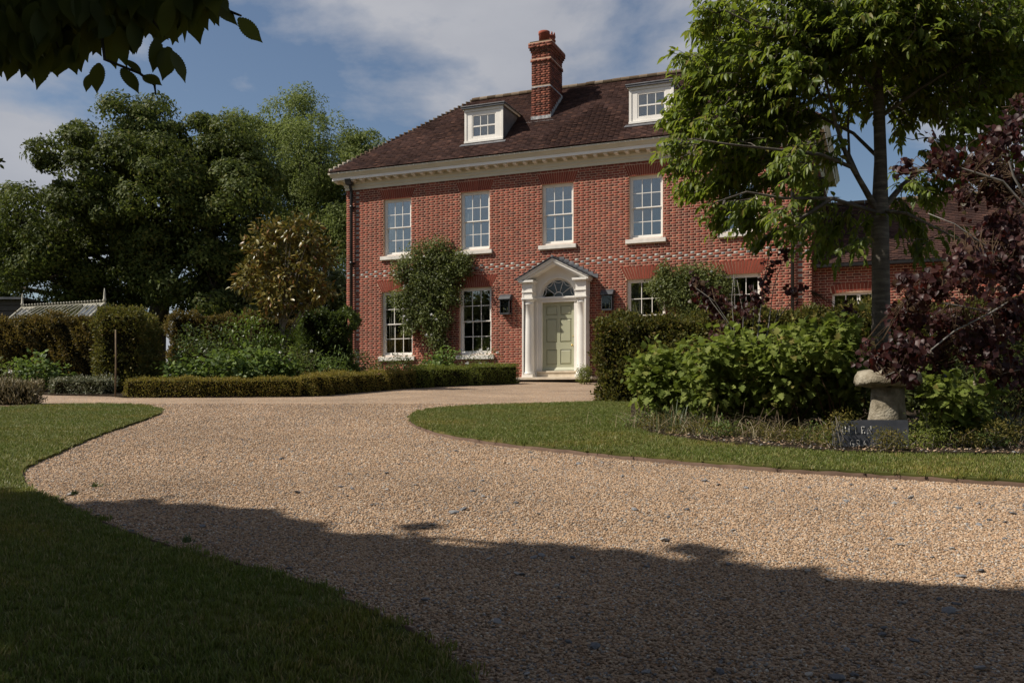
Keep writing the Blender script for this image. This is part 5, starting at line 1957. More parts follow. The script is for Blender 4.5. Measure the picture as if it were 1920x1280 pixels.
shrub('laurel_shrub', 'dark green shrub at the foot of the left downpipe', gb(672, 25.5), px_blobs([(672, 680, 26), (650, 676, 24), (695, 690, 20)], 25.5, .3, .9, 81), 900, .085, LEAF, M['l_holly'], 81)
shrub('laurel_shrub', 'dark green shrub under the leftmost ground floor window', gb(760, 27.4), px_blobs([(752, 685, 24), (785, 682, 24), (720, 690, 20)], 27.4, .25, .9, 82), 1000, .09, LEAF, M['l_holly'], 82)
shrub('hydrangea', 'leafy shrub at the foot of the climbing rose', gb(828, 27.0), px_blobs([(815, 680, 22), (838, 672, 22), (828, 692, 24)], 27.0, .25, .9, 83), 700, .10, HYDR, M['l_hydrangea'], 83)
shrub('rose_bush', 'white flowering rose bush under the window beside the porch', gb(898, 26.9), px_blobs([(880, 680, 18), (912, 672, 22), (925, 664, 14), (900, 690, 24)], 26.9, .2, .9, 84), 800, .055, LEAF, M['l_rose'], 84, flowers=18, fl_size=.06)
shrub('box_ball', 'small green box bush to the right of the front door', gb(1095, 25.9), px_blobs([(1096, 698, 14), (1096, 706, 15)], 25.9, .1, 1, 85), 2600, .04, LEAF, M['l_box_green'], 85, clump=.07, stems=4)


# climbing roses on the front of the house
def climber(label, lst, dep, n, stems_from, seed, flowers):
    n = int(n * 5.0)
    rs = np.random.RandomState(seed)
    bl = []
    for px, py, r in lst:
        k = (px - 960) / F_PX
        v = -dep
        u = (k * (28 + CT * v) - HO[0] - ST * v) / (CT + k * ST)
        Zd = 28 - ST * u + CT * v
        w = (HOR - py) / F_PX * Zd - .59
        rr = r * 1.13 / F_PX * Zd
        bl.append((HW(u, v, w), np.array([rr, dep * .95, rr])))
    base = HW(stems_from[0], -.15, 0)
    t_ = thing('climbing_rose', label, 'climber', base)
    P, D, N, S, C = clumped(rs, bl, n // 10, 10, .16, .074, shell=.25, up=.5, droop=.4, flat=.9)
    loc = (P - HO) @ np.array([ST, CT, 0])
    k = loc < -.02
    P, D, N, S = P[k], D[k], N[k], S[k]
    N = unit(N + np.array([-ST, -CT, 0]) * .7)
    leaves('foliage', P, D, N, S, QUAD, M['l_rose'], t_)
    mb = MB()
    for i in range(16):
        u0 = stems_from[0] + rs.normal(0, .12)
        tg = C[rs.randint(len(C))]
        a = HW(u0, -.08, 0)
        mid = a * .5 + tg * .5 + rs.normal(size=3) * .1
        b_ = HW(u0 + rs.normal(0, .1), -.06, 1.0)
        mb.tube([a, b_, mid, tg], [.014, .012, .009, .004], 5)
    mb.build('stems', M['stem'], t_)
    FV, FF = [], []
    for i in range(flowers):
        c = P[rs.randint(len(P))] + np.array([-ST, -CT, .0]) * .07
        m = 6
        dr_ = unit(np.stack([np.cos(np.arange(m) * 2 * math.pi / m), np.full(m, -.35), np.sin(np.arange(m) * 2 * math.pi / m)], 1))
        V, Fc = leaf_arr(np.repeat(c[None], m, 0), dr_, np.repeat(np.array([[0, -1., .4]]), m, 0) + rs.normal(size=(m, 3)) * .3, np.full(m, rs.uniform(.035, .06)), WIDE)
        FF.append(Fc + sum(len(v) for v in FV)); FV.append(V)
    add('flowers', np_mesh('flowers', np.concatenate(FV), np.concatenate(FF)), M['petal'], t_)


climber('climbing rose with a few white flowers between the two left windows', [(790, 475, 26), (825, 472, 26), (770, 500, 30), (850, 495, 28), (810, 510, 40), (755, 515, 18), (835, 530, 30), (790, 545, 28), (765, 560, 26), (745, 560, 15), (815, 565, 30), (845, 555, 18),
        (800, 595, 22), (775, 590, 20), (830, 600, 16), (770, 615, 14), (815, 625, 18), (822, 645, 15), (868, 490, 14), (870, 505, 12)], .26, 4800, (-4.0, 0), 91, 34)
climber('climbing rose with dense leaves between the two right windows', [(1270, 528, 26), (1300, 520, 24), (1330, 525, 26), (1255, 550, 26), (1290, 560, 30), (1325, 560, 26), (1350, 540, 20), (1242, 520, 12), (1225, 540, 10), (1245, 500, 6), (1300, 590, 26), (1335, 590, 22)], .28, 3600, (4.1, 0), 92, 8)

# ================================================================ the right-hand bed
# --- cherry tree -----------------------------------------------------------------
dC = 11.5
rs = np.random.RandomState(101)
cb = gb(1652, dC)
cherry = thing('cherry_tree', 'cherry tree with long drooping green leaves standing on the right', 'tree', cb)
tr_px = [(1652, 560), (1651, 480), (1650, 400), (1651, 300), (1648, 200), (1642, 90), (1640, -40), (1642, -170)]
tp = [cb - [0, 0, .1]] + [W(x, y, dC) for x, y in tr_px]
mb = MB()
mb.tube(tp, [.135, .112, .108, .106, .078, .070, .058, .04, .02], 14)
limb_px = [[(1650, 405, 0), (1622, 355, -.1), (1590, 300, -.2), (1568, 235, -.3), (1548, 150, -.3), (1520, 60, -.4)], [(1618, 350, -.1), (1592, 290, .1), (1590, 230, .2), (1596, 140, .2)],
           [(1652, 395, 0), (1690, 350, .2), (1760, 290, .4), (1830, 230, .4), (1900, 170, .4)], [(1651, 300, 0), (1600, 250, .3), (1500, 200, .4), (1420, 180, .4), (1340, 190, .3)],
           [(1600, 315, -.2), (1540, 290, -.5), (1450, 280, -.7), (1360, 270, -.8), (1300, 260, -.8)], [(1650, 400, 0), (1560, 372, -.4), (1470, 372, -.7), (1400, 360, -.8), (1340, 380, -.9)],
           [(1651, 220, 0), (1720, 170, -.3), (1800, 120, -.5), (1880, 90, -.6)], [(1648, 180, 0), (1580, 110, -.5), (1500, 60, -.7), (1420, 50, -.7), (1360, 20, -.7)], [(1642, 60, 0), (1720, 20, .4), (1800, -40, .5)],
           [(1655, 395, 0), (1700, 400, -.5), (1760, 430, -.8), (1800, 450, -.9)], [(1640, 20, 0), (1560, -40, .3), (1480, -60, .4)], [(1560, 372, -.4), (1500, 410, -.6), (1440, 425, -.7)]]
nodes = []
for lb in limb_px:
    pts = [W(x, y, dC + dd) for x, y, dd in lb]
    r0 = .045 if lb is limb_px[0] or lb is limb_px[2] else .026
    mb.tube(pts, np.linspace(r0, .008, len(pts)), 7, cap=False)
    for a, b in zip(pts[:-1], pts[1:]):
        for s in np.linspace(0, 1, 4): nodes.append(a + (b - a) * s)
nodes = np.array(nodes + tp[4:])
cbl = px_blobs([(1400, 60, 85), (1500, 20, 110), (1620, -20, 120), (1740, 20, 110), (1860, 60, 110), (1340, 130, 48), (1420, 160, 90), (1530, 120, 90), (1640, 90, 90), (1760, 120, 95), (1880, 170, 85), (1310, 230, 44), (1370, 250, 60), (1450, 250, 70), (1520, 220, 50),
                (1325, 350, 32), (1365, 395, 34), (1430, 410, 36), (1400, 330, 48), (1470, 320, 45), (1480, 400, 36), (1715, 420, 24), (1560, 420, 34), (1640, 400, 26), (1690, 395, 26), (1890, 300, 40), (1800, 230, 50), (1540, 330, 30), (1345, 40, 40), (1290, 270, 26), (1330, 170, 40), (1380, 110, 60), (1300, 110, 20), (1460, 180, 60), (1350, 300, 44), (1420, 300, 50), (1560, 60, 80), (1700, 60, 80), (1820, 140, 80), (1900, 20, 80), (1590, 180, 50), (1700, 190, 50), (1520, 400, 34), (1460, 440, 24), (1600, 430, 26), (1840, 270, 34), (1650, 160, 60), (1650, 40, 80), (1740, 60, 80), (1690, 130, 60), (1760, 200, 40), (1580, 90, 70), (1500, 140, 60), (1720, 450, 22), (1780, 440, 24), (1560, 460, 22), (1620, 450, 20), (1420, 380, 36), (1370, 340, 34), (1300, 310, 20), (1310, 190, 30), (1870, 230, 40), (1910, 120, 60), (1500, 430, 30), (1580, 400, 34), (1545, 365, 36), (1560, 290, 40), (1745, 345, 36), (1800, 320, 40), (1760, 270, 36), (1510, 300, 44), (1690, 230, 30), (1700, 350, 26)], dC, 1.0, 1, 6)
B, u = in_blobs(rs, cbl, 3700, .15)
px, py = 960 + 1700 * B[:, 0] / B[:, 1], 750 - 1700 * B[:, 2] / B[:, 1]
gap = (((px - 1650) / 70) ** 2 + ((py - 285) / 55) ** 2 < 1) & (rs.rand(len(B)) < .80)
gap |= (((px - 1600) / 32) ** 2 + ((py - 345) / 40) ** 2 < 1) & (rs.rand(len(B)) < .9)
gap |= (px < 1330) & (py < 75) & (py > 5)
B = B[~gap]
P, D, N, S = [], [], [], []
axis = W(1648, 200, dC)
# grow outwards: every twig springs from the nearest wood already there
B = B[np.argsort([((nodes - b) ** 2).sum(1).min() for b in B])]
for b in B:
    o_ = b - axis; o_[2] *= .35
    dr_ = unit(o_ + rs.normal(size=3) * .35 + np.array([0, 0, .15]))
    L = rs.uniform(.18, .42)
    tip = b + dr_ * L + np.array([0, 0, -.07])
    mid = b + dr_ * L * .55
    j = np.argmin(((nodes - b) ** 2).sum(1))
    mb.tube([nodes[j], (nodes[j] + b) / 2 + rs.normal(size=3) * .025, b, mid, tip], [.007, .006, .005, .003, .0015], 4, cap=False)
    nodes = np.vstack([nodes, b, mid])
    m = rs.randint(8, 13)
    for i in range(m):
        t = (i + .6) / m
        p = b + (mid - b) * min(1, t * 1.8) if t < .55 else mid + (tip - mid) * (t - .55) / .45
        side = np.cross(dr_, [0, 0, 1]) * (1 if i % 2 else -1)
        d_ = unit(side * rs.uniform(.2, .9) + dr_ * rs.uniform(.2, .9) + np.array([0, 0, -rs.uniform(.1, 1.3)]) + rs.normal(size=3) * .25)
        P.append(p); D.append(d_); N.append(unit(np.array([0, 0, 1.]) + side * .4 + dr_ * .5 + rs.normal(size=3) * .35)); S.append(rs.uniform(.08, .148))
mb.build('trunk', M['cherry_bark'], cherry)
CHERRY = T_outline([(0, .004), (.1, .08), (.28, .18), (.5, .195), (.72, .13), (.88, .05), (1, 0)], .22, .22)
split_leaves(300, np.array(P), np.array(D), np.array(N), np.array(S), CHERRY, M['l_cherry'], cherry, 'crown', T_leaf(.40, .22, .22))


# --- purple leaved redbuds ----------------------------------------------------------
def redbud(label, base, branches, blobs, n, size, seed, nparts, bark='silver_bark'):
    rs = np.random.RandomState(seed)
    t_ = thing('redbud_shrub', label, 'shrub', base, 0, 'purple leaved redbuds')
    mb = MB()
    nodes = []
    for pts, r0 in branches:
        pts = [np.asarray(p, float) for p in pts]
        mb.tube(pts, np.linspace(r0, r0 * .3, len(pts)), 6)
        for a, b in zip(pts[:-1], pts[1:]):
            for s in np.linspace(0, 1, 4): nodes.append(a + (b - a) * s)
    nodes = np.array(nodes)
    C, u = in_blobs(rs, blobs, n // 5, .1)
    P, D, N, S = [], [], [], []
    tw_ = MB()
    for c in C:
        j = np.argmin(((nodes - c) ** 2).sum(1))
        md = (nodes[j] + c) / 2 + rs.normal(size=3) * .06
        tw_.tube([nodes[j], md, c], [.004, .003, .0015], 4, cap=False)
        for i in range(5):
            p = c + (md - c) * rs.rand() * .5 + rs.normal(size=3) * .035
            P.append(p)
            D.append(unit(np.array([rs.normal(0, .55), rs.normal(-.25, .5), -rs.uniform(.3, 1.3)])))
            N.append(unit(np.array([rs.normal(-.3, .6), -1 + rs.normal(0, .5), rs.uniform(.2, 1.2)])))
            S.append(size * rs.uniform(.6, 1.2))
    mb.build('branches', M[bark], t_)
    tw_.build('twigs', M['stem'], t_)
    split_leaves(nparts, np.array(P), np.array(D), np.array(N), np.array(S), HEART, M['l_purple'], t_)


dP = 9.2
pb = gb(1985, dP)
redbud('big purple leaved redbud arching in from the right edge', pb,
       [([pb, W(1960, 690, dP), W(1930, 618, dP), W(1850, 613, dP), W(1815, 622, dP - .1)], .022), ([pb, W(1970, 640, dP), W(1900, 560, dP), W(1860, 585, dP - .2), W(1790, 620, dP - .3), W(1718, 678, dP - .4), W(1660, 705, dP - .4)], .016),
        ([pb, W(1985, 560, dP), W(1920, 530, dP), W(1865, 540, dP)], .02), ([pb, W(1990, 520, dP), W(1950, 420, dP), W(1880, 340, dP), W(1800, 315, dP), W(1720, 320, dP)], .022),
        ([W(1950, 420, dP), W(1900, 330, dP), W(1880, 260, dP), W(1890, 210, dP)], .014), ([W(1920, 530, dP), W(1860, 470, dP - .2), W(1790, 420, dP - .2), W(1740, 400, dP - .1)], .012), ([W(1860, 585, dP), W(1780, 570, dP), W(1700, 560, dP)], .01),
        ([pb, W(1975, 700, dP), W(1925, 690, dP - .2), W(1880, 700, dP - .3)], .012)],
       px_blobs([(1895, 250, 36), (1830, 315, 34), (1770, 300, 30), (1885, 350, 48), (1800, 370, 28), (1870, 440, 55), (1900, 500, 50), (1810, 500, 50), (1750, 530, 38), (1890, 580, 55), (1700, 590, 38), (1770, 610, 50), (1850, 650, 55), (1700, 650, 42), (1650, 668, 20), (1605, 668, 13), (1685, 695, 30), (1890, 690, 40), (1740, 680, 34), (1690, 520, 20), (1740, 240, 14), (1690, 310, 16), (1910, 190, 14)], dP, .6, 1, 7), 4600, .062, 111, 260)
dQ = 12.4
qb = gb(1398, dQ)
redbud('thin stemmed purple leaved redbud rising out of the green hydrangeas', qb,
       [([qb, W(1378, 640, dQ), W(1372, 560, dQ), W(1376, 515, dQ)], .010), ([qb, W(1392, 640, dQ), W(1394, 590, dQ), W(1382, 525, dQ)], .010), ([qb, W(1410, 640, dQ), W(1414, 570, dQ), W(1412, 530, dQ)], .009), ([qb, W(1422, 620, dQ), W(1430, 540, dQ), W(1442, 480, dQ), W(1448, 440, dQ)], .012),
        ([qb, W(1440, 620, dQ), W(1450, 540, dQ), W(1472, 475, dQ)], .011), ([qb, W(1370, 610, dQ), W(1340, 565, dQ), W(1305, 540, dQ)], .009), ([W(1452, 606, dQ), W(1480, 570, dQ), W(1520, 545, dQ)], .009), ([qb, W(1360, 600, dQ), W(1330, 560, dQ)], .008), ([qb, W(1455, 600, dQ), W(1462, 560, dQ)], .008)],
       px_blobs([(1320, 548, 22), (1345, 575, 26), (1300, 530, 14), (1390, 580, 26), (1420, 560, 22), (1450, 500, 20), (1468, 470, 14), (1440, 525, 16), (1340, 620, 20), (1475, 540, 12), (1500, 540, 10), (1360, 645, 26), (1430, 660, 24), (1490, 640, 20), (1590, 615, 18), (1610, 590, 14)], dQ, .3, 1, 8), 750, .064, 112, 60)

# --- oak-leaved hydrangeas and other shrubs of the bed ----------------------------------
for i, (lst, d, n, lab) in enumerate((
        ([(1240, 690, 44), (1210, 700, 26), (1280, 680, 44), (1250, 725, 46), (1225, 735, 30), (1260, 755, 34)], 11.7, 720, 'bright oak leaved hydrangea at the left end of the bed beside the yew hedge'),
        ([(1340, 665, 44), (1390, 650, 36), (1370, 700, 50), (1330, 725, 46), (1410, 690, 36), (1350, 760, 36), (1400, 750, 34)], 11.4, 800, 'bright oak leaved hydrangea second from the yew hedge end'),
        ([(1450, 660, 40), (1500, 645, 42), (1470, 700, 50), (1520, 690, 44), (1440, 730, 40), (1470, 765, 36), (1510, 750, 36)], 11.1, 800, 'bright oak leaved hydrangea in front of the thin stemmed redbud'),
        ([(1560, 630, 36), (1585, 610, 22), (1545, 660, 44), (1590, 650, 30), (1570, 700, 44), (1600, 720, 30), (1560, 760, 34), (1600, 770, 26)], 10.9, 760, 'tallest bright oak leaved hydrangea left of the cherry trunk'),
        ([(1780, 740, 36), (1830, 730, 30), (1755, 700, 26), (1800, 770, 40), (1770, 800, 30)], 9.7, 420, 'shaded oak leaved hydrangea right of the staddle stone'))):
    shrub('oakleaf_hydrangea', lab, gb(np.mean([q[0] for q in lst]), d), px_blobs(lst, d, .45, .85, 120 + i), int(n * 2.4), .100, OAK, M['l_oakleaf'], 120 + i, nparts=60, stems=14, shell=.35, droop=.25, up=1.0, clump=.18, per=6, group='oak leaved hydrangeas in the right bed')
shrub('yew_shrub', 'dark evergreen shrub behind the redbud at the right edge', gb(1860, 11.0), px_blobs([(1800, 690, 60), (1880, 660, 70), (1950, 680, 70), (1740, 700, 40), (1850, 730, 60)], 11.0, .4, .9, 130), 3600, .075, NARROW, M['l_dark'], 130)
shrub('laurel_shrub', 'dark low shrub in the shade under the oak leaved hydrangeas', gb(1400, 12.7), px_blobs([(1290, 745, 34), (1350, 745, 36), (1410, 742, 38), (1470, 742, 38), (1530, 742, 38), (1580, 745, 34)], 12.6, .3, .8, 133), 3000, .08, LEAF, M['l_dark'], 133)
shrub('laurel_shrub', 'dark leafy shrub in the shade behind the staddle stone', gb(1640, 10.6), px_blobs([(1625, 720, 34), (1690, 720, 40), (1660, 745, 46), (1730, 740, 34)], 10.6, .3, .9, 131), 1500, .08, LEAF, M['l_dark'], 131)
for i, (lst, d, n, sz, lab) in enumerate((([(1735, 800, 34), (1720, 826, 28), (1765, 815, 30)], 8.95, 1300, .032, 'low dark green bush just right of the slate sign'), ([(1870, 815, 32), (1905, 805, 32), (1840, 825, 24)], 8.9, 1200, .032, 'low olive bush at the right edge above the lawn'),
                                          ([(1572, 790, 22), (1552, 812, 22), (1590, 786, 14), (1556, 838, 14)], 8.78, 900, .027, 'low olive bush beside the left end of the slate sign'), ([(1660, 820, 18), (1682, 824, 16), (1655, 842, 14), (1690, 842, 12)], 8.66, 1250, .026, 'small leafy seedling growing in front of the slate sign'),
                                          ([(1320, 800, 22), (1350, 812, 18)], 9.9, 380, .028, 'small yellow green bush among the dry stems at the bed edge'), ([(1215, 790, 16), (1235, 800, 14)], 10.9, 300, .028, 'tiny yellow green bush at the left tip of the bed'), ([(1500, 820, 26), (1530, 835, 18)], 9.15, 500, .03, 'sprawling olive bush between dry stems, left of the sign'))):
    shrub('box_bush', lab, gb(lst[0][0], d), px_blobs(lst, d, .12, .9, 140 + i), n, sz, LEAF, M['l_box_green'] if i == 0 else M['l_olive'], 140 + i, stems=14, clump=.07, per=7, stem_mat='pale_bark', stem_r=.005, shell=.2)


def blades(name, label, base, n, h, spread, lm, seed, cat='grass clump', width=.006, lean=.6, group=None, twig=0):
    """clump of long narrow leaves or dry stems"""
    rs = np.random.RandomState(seed)
    t_ = thing(name, label, cat, base, 0, group)
    V, Fc = [], []
    for i in range(n):
        a = rs.uniform(0, 6.28)
        b = base + np.array([rs.normal(0, spread * .5), rs.normal(0, spread * .35), 0])
        b[2] = float(zg(b[0], b[1])) + .06
        dv = np.array([math.cos(a), math.sin(a), 0]); sd = np.array([-dv[1], dv[0], 0])
        if abs(sd[0]) < .5: sd = np.array([.8, .6, 0])
        L = h * rs.uniform(.45, 1.15); ln_ = L * lean * rs.uniform(.1, 1.2)
        k = len(V)
        m = 5
        for s in range(m):
            t = s / (m - 1)
            p = b + dv * ln_ * t ** 1.8 + np.array([0, 0, L * (t - .35 * lean * t ** 2.5)])
            wd = width * (1 - t * .85) * rs.uniform(.8, 1.2)
            V += [p - sd * wd, p + sd * wd]
        for s in range(m - 1):
            q = k + 2 * s
            Fc += [(q, q + 1, q + 3), (q, q + 3, q + 2)]
    add('blades', np_mesh('blades', np.array(V), np.array(Fc)), lm, t_)
    if twig:
        mb = MB()
        for i in range(twig):
            b = base + np.array([rs.normal(0, spread * .5), rs.normal(0, spread * .3), .04])
            e_ = b + np.array([rs.normal(0, .26), rs.normal(0, .1), h * rs.uniform(.4, .95)])
            mb.tube([b, (b + e_) / 2 + rs.normal(size=3) * .03, e_], [.004, .003, .0015], 5)
        mb.build('twigs', M['stake'], t_)


for i, (x, d, h, n, lab) in enumerate(((1200, 11.35, .48, 90, 'dry straw coloured stems at the left tip of the bed'), (1240, 10.9, .55, 110, 'dry grassy stems beneath the leftmost oak leaved hydrangea'), (1290, 10.35, .55, 110, 'dry grassy stems with a few green blades, third clump from the bed tip'),
                                       (1345, 10.1, .5, 100, 'dry twiggy stems, fourth clump from the bed tip'), (1405, 9.9, .52, 100, 'pale dry stems at the middle of the bed edge'), (1465, 9.6, .5, 90, 'dry stems below the third oak leaved hydrangea'), (1520, 9.5, .5, 90, 'dry reddish stems below the tallest oak leaved hydrangea'),
                                       (1565, 9.4, .42, 70, 'dry stems beside the slate sign'), (1800, 9.1, .30, 50, 'dry stems right of the low dark bush'), (1850, 9.0, .34, 50, 'pale dry stems near the right edge'))):
    blades('dry_stems', lab, gb(x, d + .1), int(n * .7), h * .8, .50, M['l_straw'], 150 + i, width=.0035, lean=1.5, group='dry stems along the bed edge', twig=5)
    shrub('bed_seedlings', 'small leafy seedlings by the ' + lab.replace(' with a few green blades', '').replace('straw coloured ', ''), gb(x + 12, d), px_blobs([(x + 10, 651 + 1785 / d - 22, 24), (x - 18, 651 + 1785 / d - 16, 18), (x + 34, 651 + 1785 / d - 14, 16)], d, .2, .7, 190 + i), 850, .034, LEAF, M['l_olive'] if i % 3 else M['l_hydrangea'], 190 + i, stems=8, clump=.09, per=6, stem_mat='pale_bark', stem_r=.003, shell=.1, group='seedlings along the bed edge', cat='seedlings')
for i, (x, d, h, n, ln_, lab) in enumerate(((1835, 9.7, .58, 60, .35, 'upright strap leaved plant with a dry seed head'), (1895, 9.5, .5, 70, 1.1, 'arching strap leaved plant at the right edge'), (1790, 9.6, .42, 40, .7, 'small strap leaved plant left of the seed head'), (1262, 10.7, .42, 26, .5, 'few blue green blades among the dry stems'), (1310, 10.5, .4, 22, .5, 'few green blades by the dry stems in mid bed'))):
    blades('strap_leaf_plant', lab, gb(x, d), n, h, .2, M['l_strap'], 170 + i, 'perennial', .009, ln_)
sh = MB()
b = gb(1832, 9.7); tpp = W(1828, 712, 9.7)
sh.tube([b, (b + tpp) / 2 + [.02, 0, 0], tpp], [.006, .005, .003], 6)
sh.lathe([(.004, -.09), (.016, -.06), (.02, -.02), (.012, .01), (.003, .03)], 8, tpp)
sd_ = thing('seed_head', 'dry brown seed head on a stalk near the right edge', 'seed head', b)
sh.build('stalk', M['l_straw'], sd_)

for i, (x, y, lab) in enumerate(((178, 928, 'small green weed in the gravel near the left lawn corner'), (140, 943, 'tiny green weed in the gravel by the left shade edge'), (352, 1038, 'small dark weed at the left gravel edge in the shade'))):
    blades('gravel_weed', lab, G(x, y), 26, .05, .03, M['l_strap'], 200 + i, 'weed', .004, .8)

# pale chips of bark and stone lying on the soil
o = emitter('bark_chips', 8.2, 12.6, .1, .078, lambda x, y: inside(bed_right, x, y), M['pebble'])
tag(o, 'pale bark chips scattered over the soil of the right bed', 'bark chips', kind='stuff')
scatter(o, 160, None, .4, (.008, .006, .003), (.026, .014, .008), M['pebble'], 77, prim=1)

# --- staddle stone -----------------------------------------------------------------------
dT = 9.45
sb = gb(1664, dT)
st = thing('staddle_stone', 'weathered mushroom shaped staddle stone in front of the cherry trunk', 'staddle stone', sb)
rs = np.random.RandomState(8)


def rough_lathe(prof, n, c, amp):
    b_ = MB().lathe(prof, n, c)
    b_.v = [(x + rs.normal(0, amp), y + rs.normal(0, amp), z + rs.normal(0, amp)) for x, y, z in b_.v]
    return b_


sq = rough_lathe([(.215, 0), (.205, .12), (.185, .30), (.165, .48), (.155, .64)], 18, sb, .005)
sq.build('pillar', M['staddle'], st)
rough_lathe([(.14, .635), (.27, .645), (.315, .66), (.328, .69), (.325, .755), (.30, .79), (.23, .812), (.12, .826), (.03, .83)], 26, sb, .007).build('cap', M['staddle'], st)

# --- slate name sign ----------------------------------------------------------------------
dN = 8.95
nb_ = gb(1632, dN)
sg = thing('slate_sign', 'dark slate name sign half hidden by plants at the lawn edge', 'sign', nb_)
sw, shh = .755, .29
til = R(-10)


def sgp(x, y, z):
    """sign coordinates: x along, y out towards the eye, z up, leaning back"""
    return (nb_[0] + x, nb_[1] - y * math.cos(til) + z * math.sin(-til), nb_[2] + .045 + z * math.cos(til) + y * math.sin(-til))


pts = [sgp(x, y, z) for y in (0, .022) for x, z in ((-sw / 2, -.04), (sw / 2, -.05), (sw / 2 + .006, shh), (.02, shh + .004), (-sw / 2 + .01, shh - .012))]
MB().poly(pts, [(4, 3, 2, 1, 0), (5, 6, 7, 8, 9)] + [(i, (i + 1) % 5, (i + 1) % 5 + 5, i + 5) for i in range(5)]).build('slab', M['sign_slate'], sg)
GL = {'U': [[(.08, 1), (.08, .3), (.2, .02), (.42, .02), (.54, .3), (.54, 1)], [(-.02, 1), (.18, 1)], [(.44, 1), (.64, 1)]], 'L': [[(.1, 1), (.1, 0), (.5, 0), (.52, .2)], [(0, 1), (.22, 1)]],
      'E': [[(.52, .82), (.5, 1), (.1, 1), (.1, 0), (.5, 0), (.54, .2)], [(.1, .52), (.38, .52)]], 'N': [[(.08, 0), (.08, 1), (.56, 0), (.56, 1)], [(-.02, 0), (.18, 0)], [(.46, 1), (.66, 1)]],
      'G': [[(.56, .8), (.42, .98), (.22, .98), (.06, .72), (.06, .3), (.22, .02), (.44, .02), (.56, .2), (.56, .45), (.36, .45)]], 'R': [[(.1, 0), (.1, 1), (.4, 1), (.52, .86), (.52, .66), (.4, .52), (.1, .52)], [(.3, .52), (.6, 0)], [(0, 0), (.2, 0)]],
      'A': [[(.02, 0), (.32, 1), (.62, 0)], [(.14, .36), (.5, .36)]]}
for txt, x0, z0, hh in (('ULLEN', -.275, .155, .068), ('GRA', -.205, .02, .068)):
    x = x0
    for ch_ in txt:
        lt = MB()
        for stroke in GL[ch_]:
            lt.tube([sgp(x + a * hh * .95, .0232, z0 + b * hh) for a, b in stroke], .0042, 5)
        lt.build('letter', M['letter'], sg)
        x += hh * .92

# ================================================================ greenhouse and barn at the left
gR, gL = W(196, 568, 37.0), W(42, 577, 38.8)
gdir = unit((gR - gL)[:2])
glen = float(np.linalg.norm((gR - gL)[:2]))
g_z = float(zg(0, 40))
ang = math.atan2(gdir[1], gdir[0])
gh = thing('greenhouse', 'cream framed glass greenhouse with crested ridge behind the left hedge', 'greenhouse', (gL[0], gL[1], g_z), ang)
gz = gR[2] - g_z
M['gh_frame'] = surf('greenhouse_paint', [(0, (0.36, 0.34, 0.27)), (1, (0.46, 0.43, 0.35))], .6, .3, 3)
M['gh_glass'] = glass_mat('greenhouse_glass', .34)
hs, ze = 1.55, gz - 1.35
fr = MB()
for x in np.linspace(0, glen, 3):
    for y in (-hs, hs):
        fr.box(x - .04, x + .04, y - .04, y + .04, 0, ze)
for y in (-hs, hs):
    fr.box(-.05, glen + .05, y - .045, y + .045, ze, ze + .07)
    fr.box(-.05, glen + .05, y - .06, y + .06, 0, .5)
fr.box(-.06, glen + .06, -.05, .05, gz - .06, gz + .02)
for x in (0, glen):
    fr.tube([(x, -hs - .1, ze - .02), (x, 0, gz)], .05, 6).tube([(x, hs + .1, ze - .02), (x, 0, gz)], .05, 6)
    fr.box(x - .03, x + .03, -hs, hs, ze, ze + .06).box(x - .03, x + .03, -.03, .03, 0, gz)
ghf = fr.build('frame', M['gh_frame'], gh, True)
nb = 16
for k in range(nb + 1):
    x = glen * k / nb
    for s in (-1, 1):
        MB().tube([(x, s * hs, ze + .07), (x, 0, gz)], .016, 5).build('glazing_bar', M['gh_frame'], gh, True)
pm_ = {}
for s in (-1, 1):
    q = MB()
    w_ = glen / nb - .03
    q.poly([(-w_ / 2, s * hs, ze + .07), (w_ / 2, s * hs, ze + .07), (w_ / 2, 0, gz - .01), (-w_ / 2, 0, gz - .01)], [(0, 1, 2, 3)])
    me = q.mesh('pane'); me.materials.append(M['gh_glass'])
    for k in range(nb):
        if s < 0 and 3 <= k < 12: continue
        o = bpy.data.objects.new('pane', me); COL.objects.link(o); o.parent = gh; o.location = (glen * (k + .5) / nb, 0, 0)
    q = MB()
    q.poly([(-w_ / 2, s * hs, .5), (w_ / 2, s * hs, .5), (w_ / 2, s * hs, ze), (-w_ / 2, s * hs, ze)], [(0, 1, 2, 3)])
    me = q.mesh('pane'); me.materials.append(M['gh_glass'])
    for k in range(nb):
        o = bpy.data.objects.new('pane', me); COL.objects.link(o); o.parent = gh; o.location = (glen * (k + .5) / nb, 0, 0)
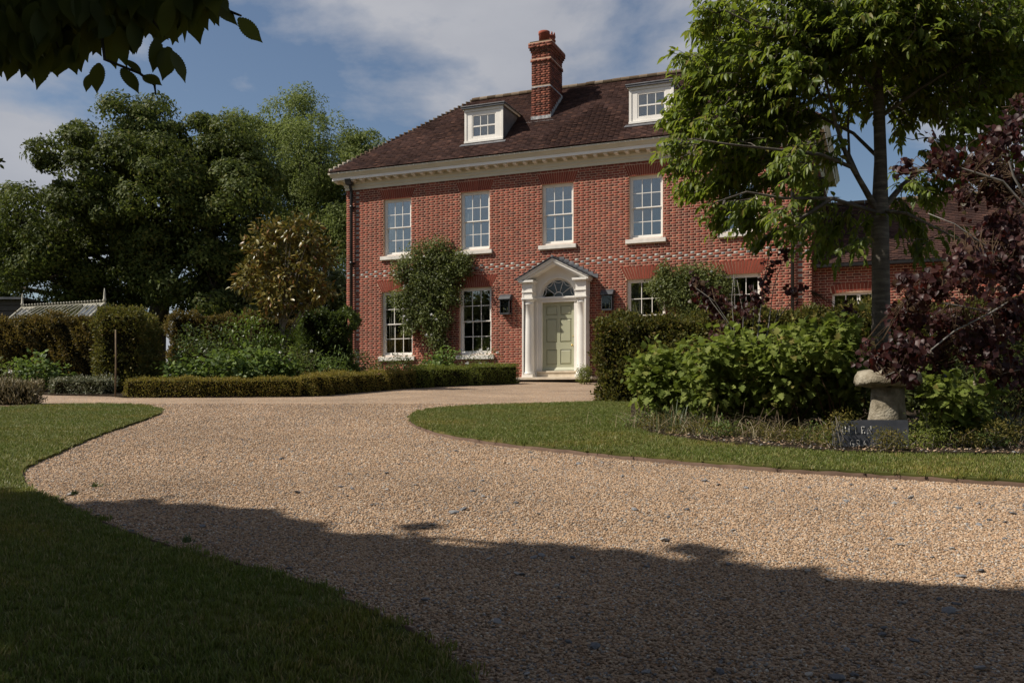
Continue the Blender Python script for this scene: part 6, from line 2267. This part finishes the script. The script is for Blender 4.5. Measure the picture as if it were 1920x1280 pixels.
# the open roof light
x0, x1 = glen * 3 / nb, glen * 12 / nb
vt = MB()
ey, ez = -1.12, gz - .60
for k in range(10):
    x = x0 + (x1 - x0) * k / 9
    vt.tube([(x, -.02, gz + .015), (x, ey, ez)], .018, 5)
vt.tube([(x0, ey, ez), (x1, ey, ez)], .025, 5)
vent = vt.build('roof_light', M['gh_frame'], gh, True)
for k in range(9):
    a, b = x0 + (x1 - x0) * k / 9 + .02, x0 + (x1 - x0) * (k + 1) / 9 - .02
    MB().poly([(a, ey, ez + .01), (b, ey, ez + .01), (b, -.03, gz + .02), (a, -.03, gz + .02)], [(0, 1, 2, 3)]).build('pane', M['gh_glass'], vent, True)
MB().tube([(x0 + 1.4, ey, ez), (x0 + 1.15, -1.2, ze + .3)], .014, 5).build('stay', M['gh_frame'], vent, True)
cr_me = MB().lathe([(.012, 0), (.012, .05), (.04, .075), (.04, .10), (.01, .125)], 8).mesh('crest'); cr_me.materials.append(M['gh_frame'])
for k in range(28):
    o = bpy.data.objects.new('crest', cr_me); COL.objects.link(o); o.parent = gh; o.location = (glen * (k + .5) / 28, 0, gz + .018)
for x in (0, glen):
    MB().lathe([(.05, 0), (.05, .12), (.075, .16), (.05, .2), (.035, .45), (.012, .62)], 8, (x, 0, gz - .02)).build('finial', M['gh_frame'], gh, True)

bd = 43.0
br = W(38, 562, bd)
barn = thing('timber_barn', 'dark weathered boarded barn at the far left edge', 'barn', (br[0] - 4, bd + 2, g_z), 0)
bh = br[2] - g_z
m_ = MB().box(-4, 4, -1.95, 2, 0, bh - .05)
m_.build('wall', M['core'], barn, True)
n = 16
for k in range(n):
    z0, z1 = bh * k / n, bh * (k + 1) / n - .015
    q = MB()
    q.poly([(-4.05, -2.06, z0), (4.05, -2.06, z0), (4.05, -2.02, z1), (-4.05, -2.02, z1), (-4.05, -1.951, z0), (4.05, -1.951, z0), (4.05, -1.951, z1), (-4.05, -1.951, z1)], [(0, 1, 2, 3), (0, 4, 5, 1), (3, 2, 6, 7), (1, 5, 6, 2), (0, 3, 7, 4)])
    q.build('board', M['wood_dark'], barn, True)
MB().box(-4.3, 4.3, -2.3, 2.3, bh, bh + .1).build('roof', M['lead'], barn, True)
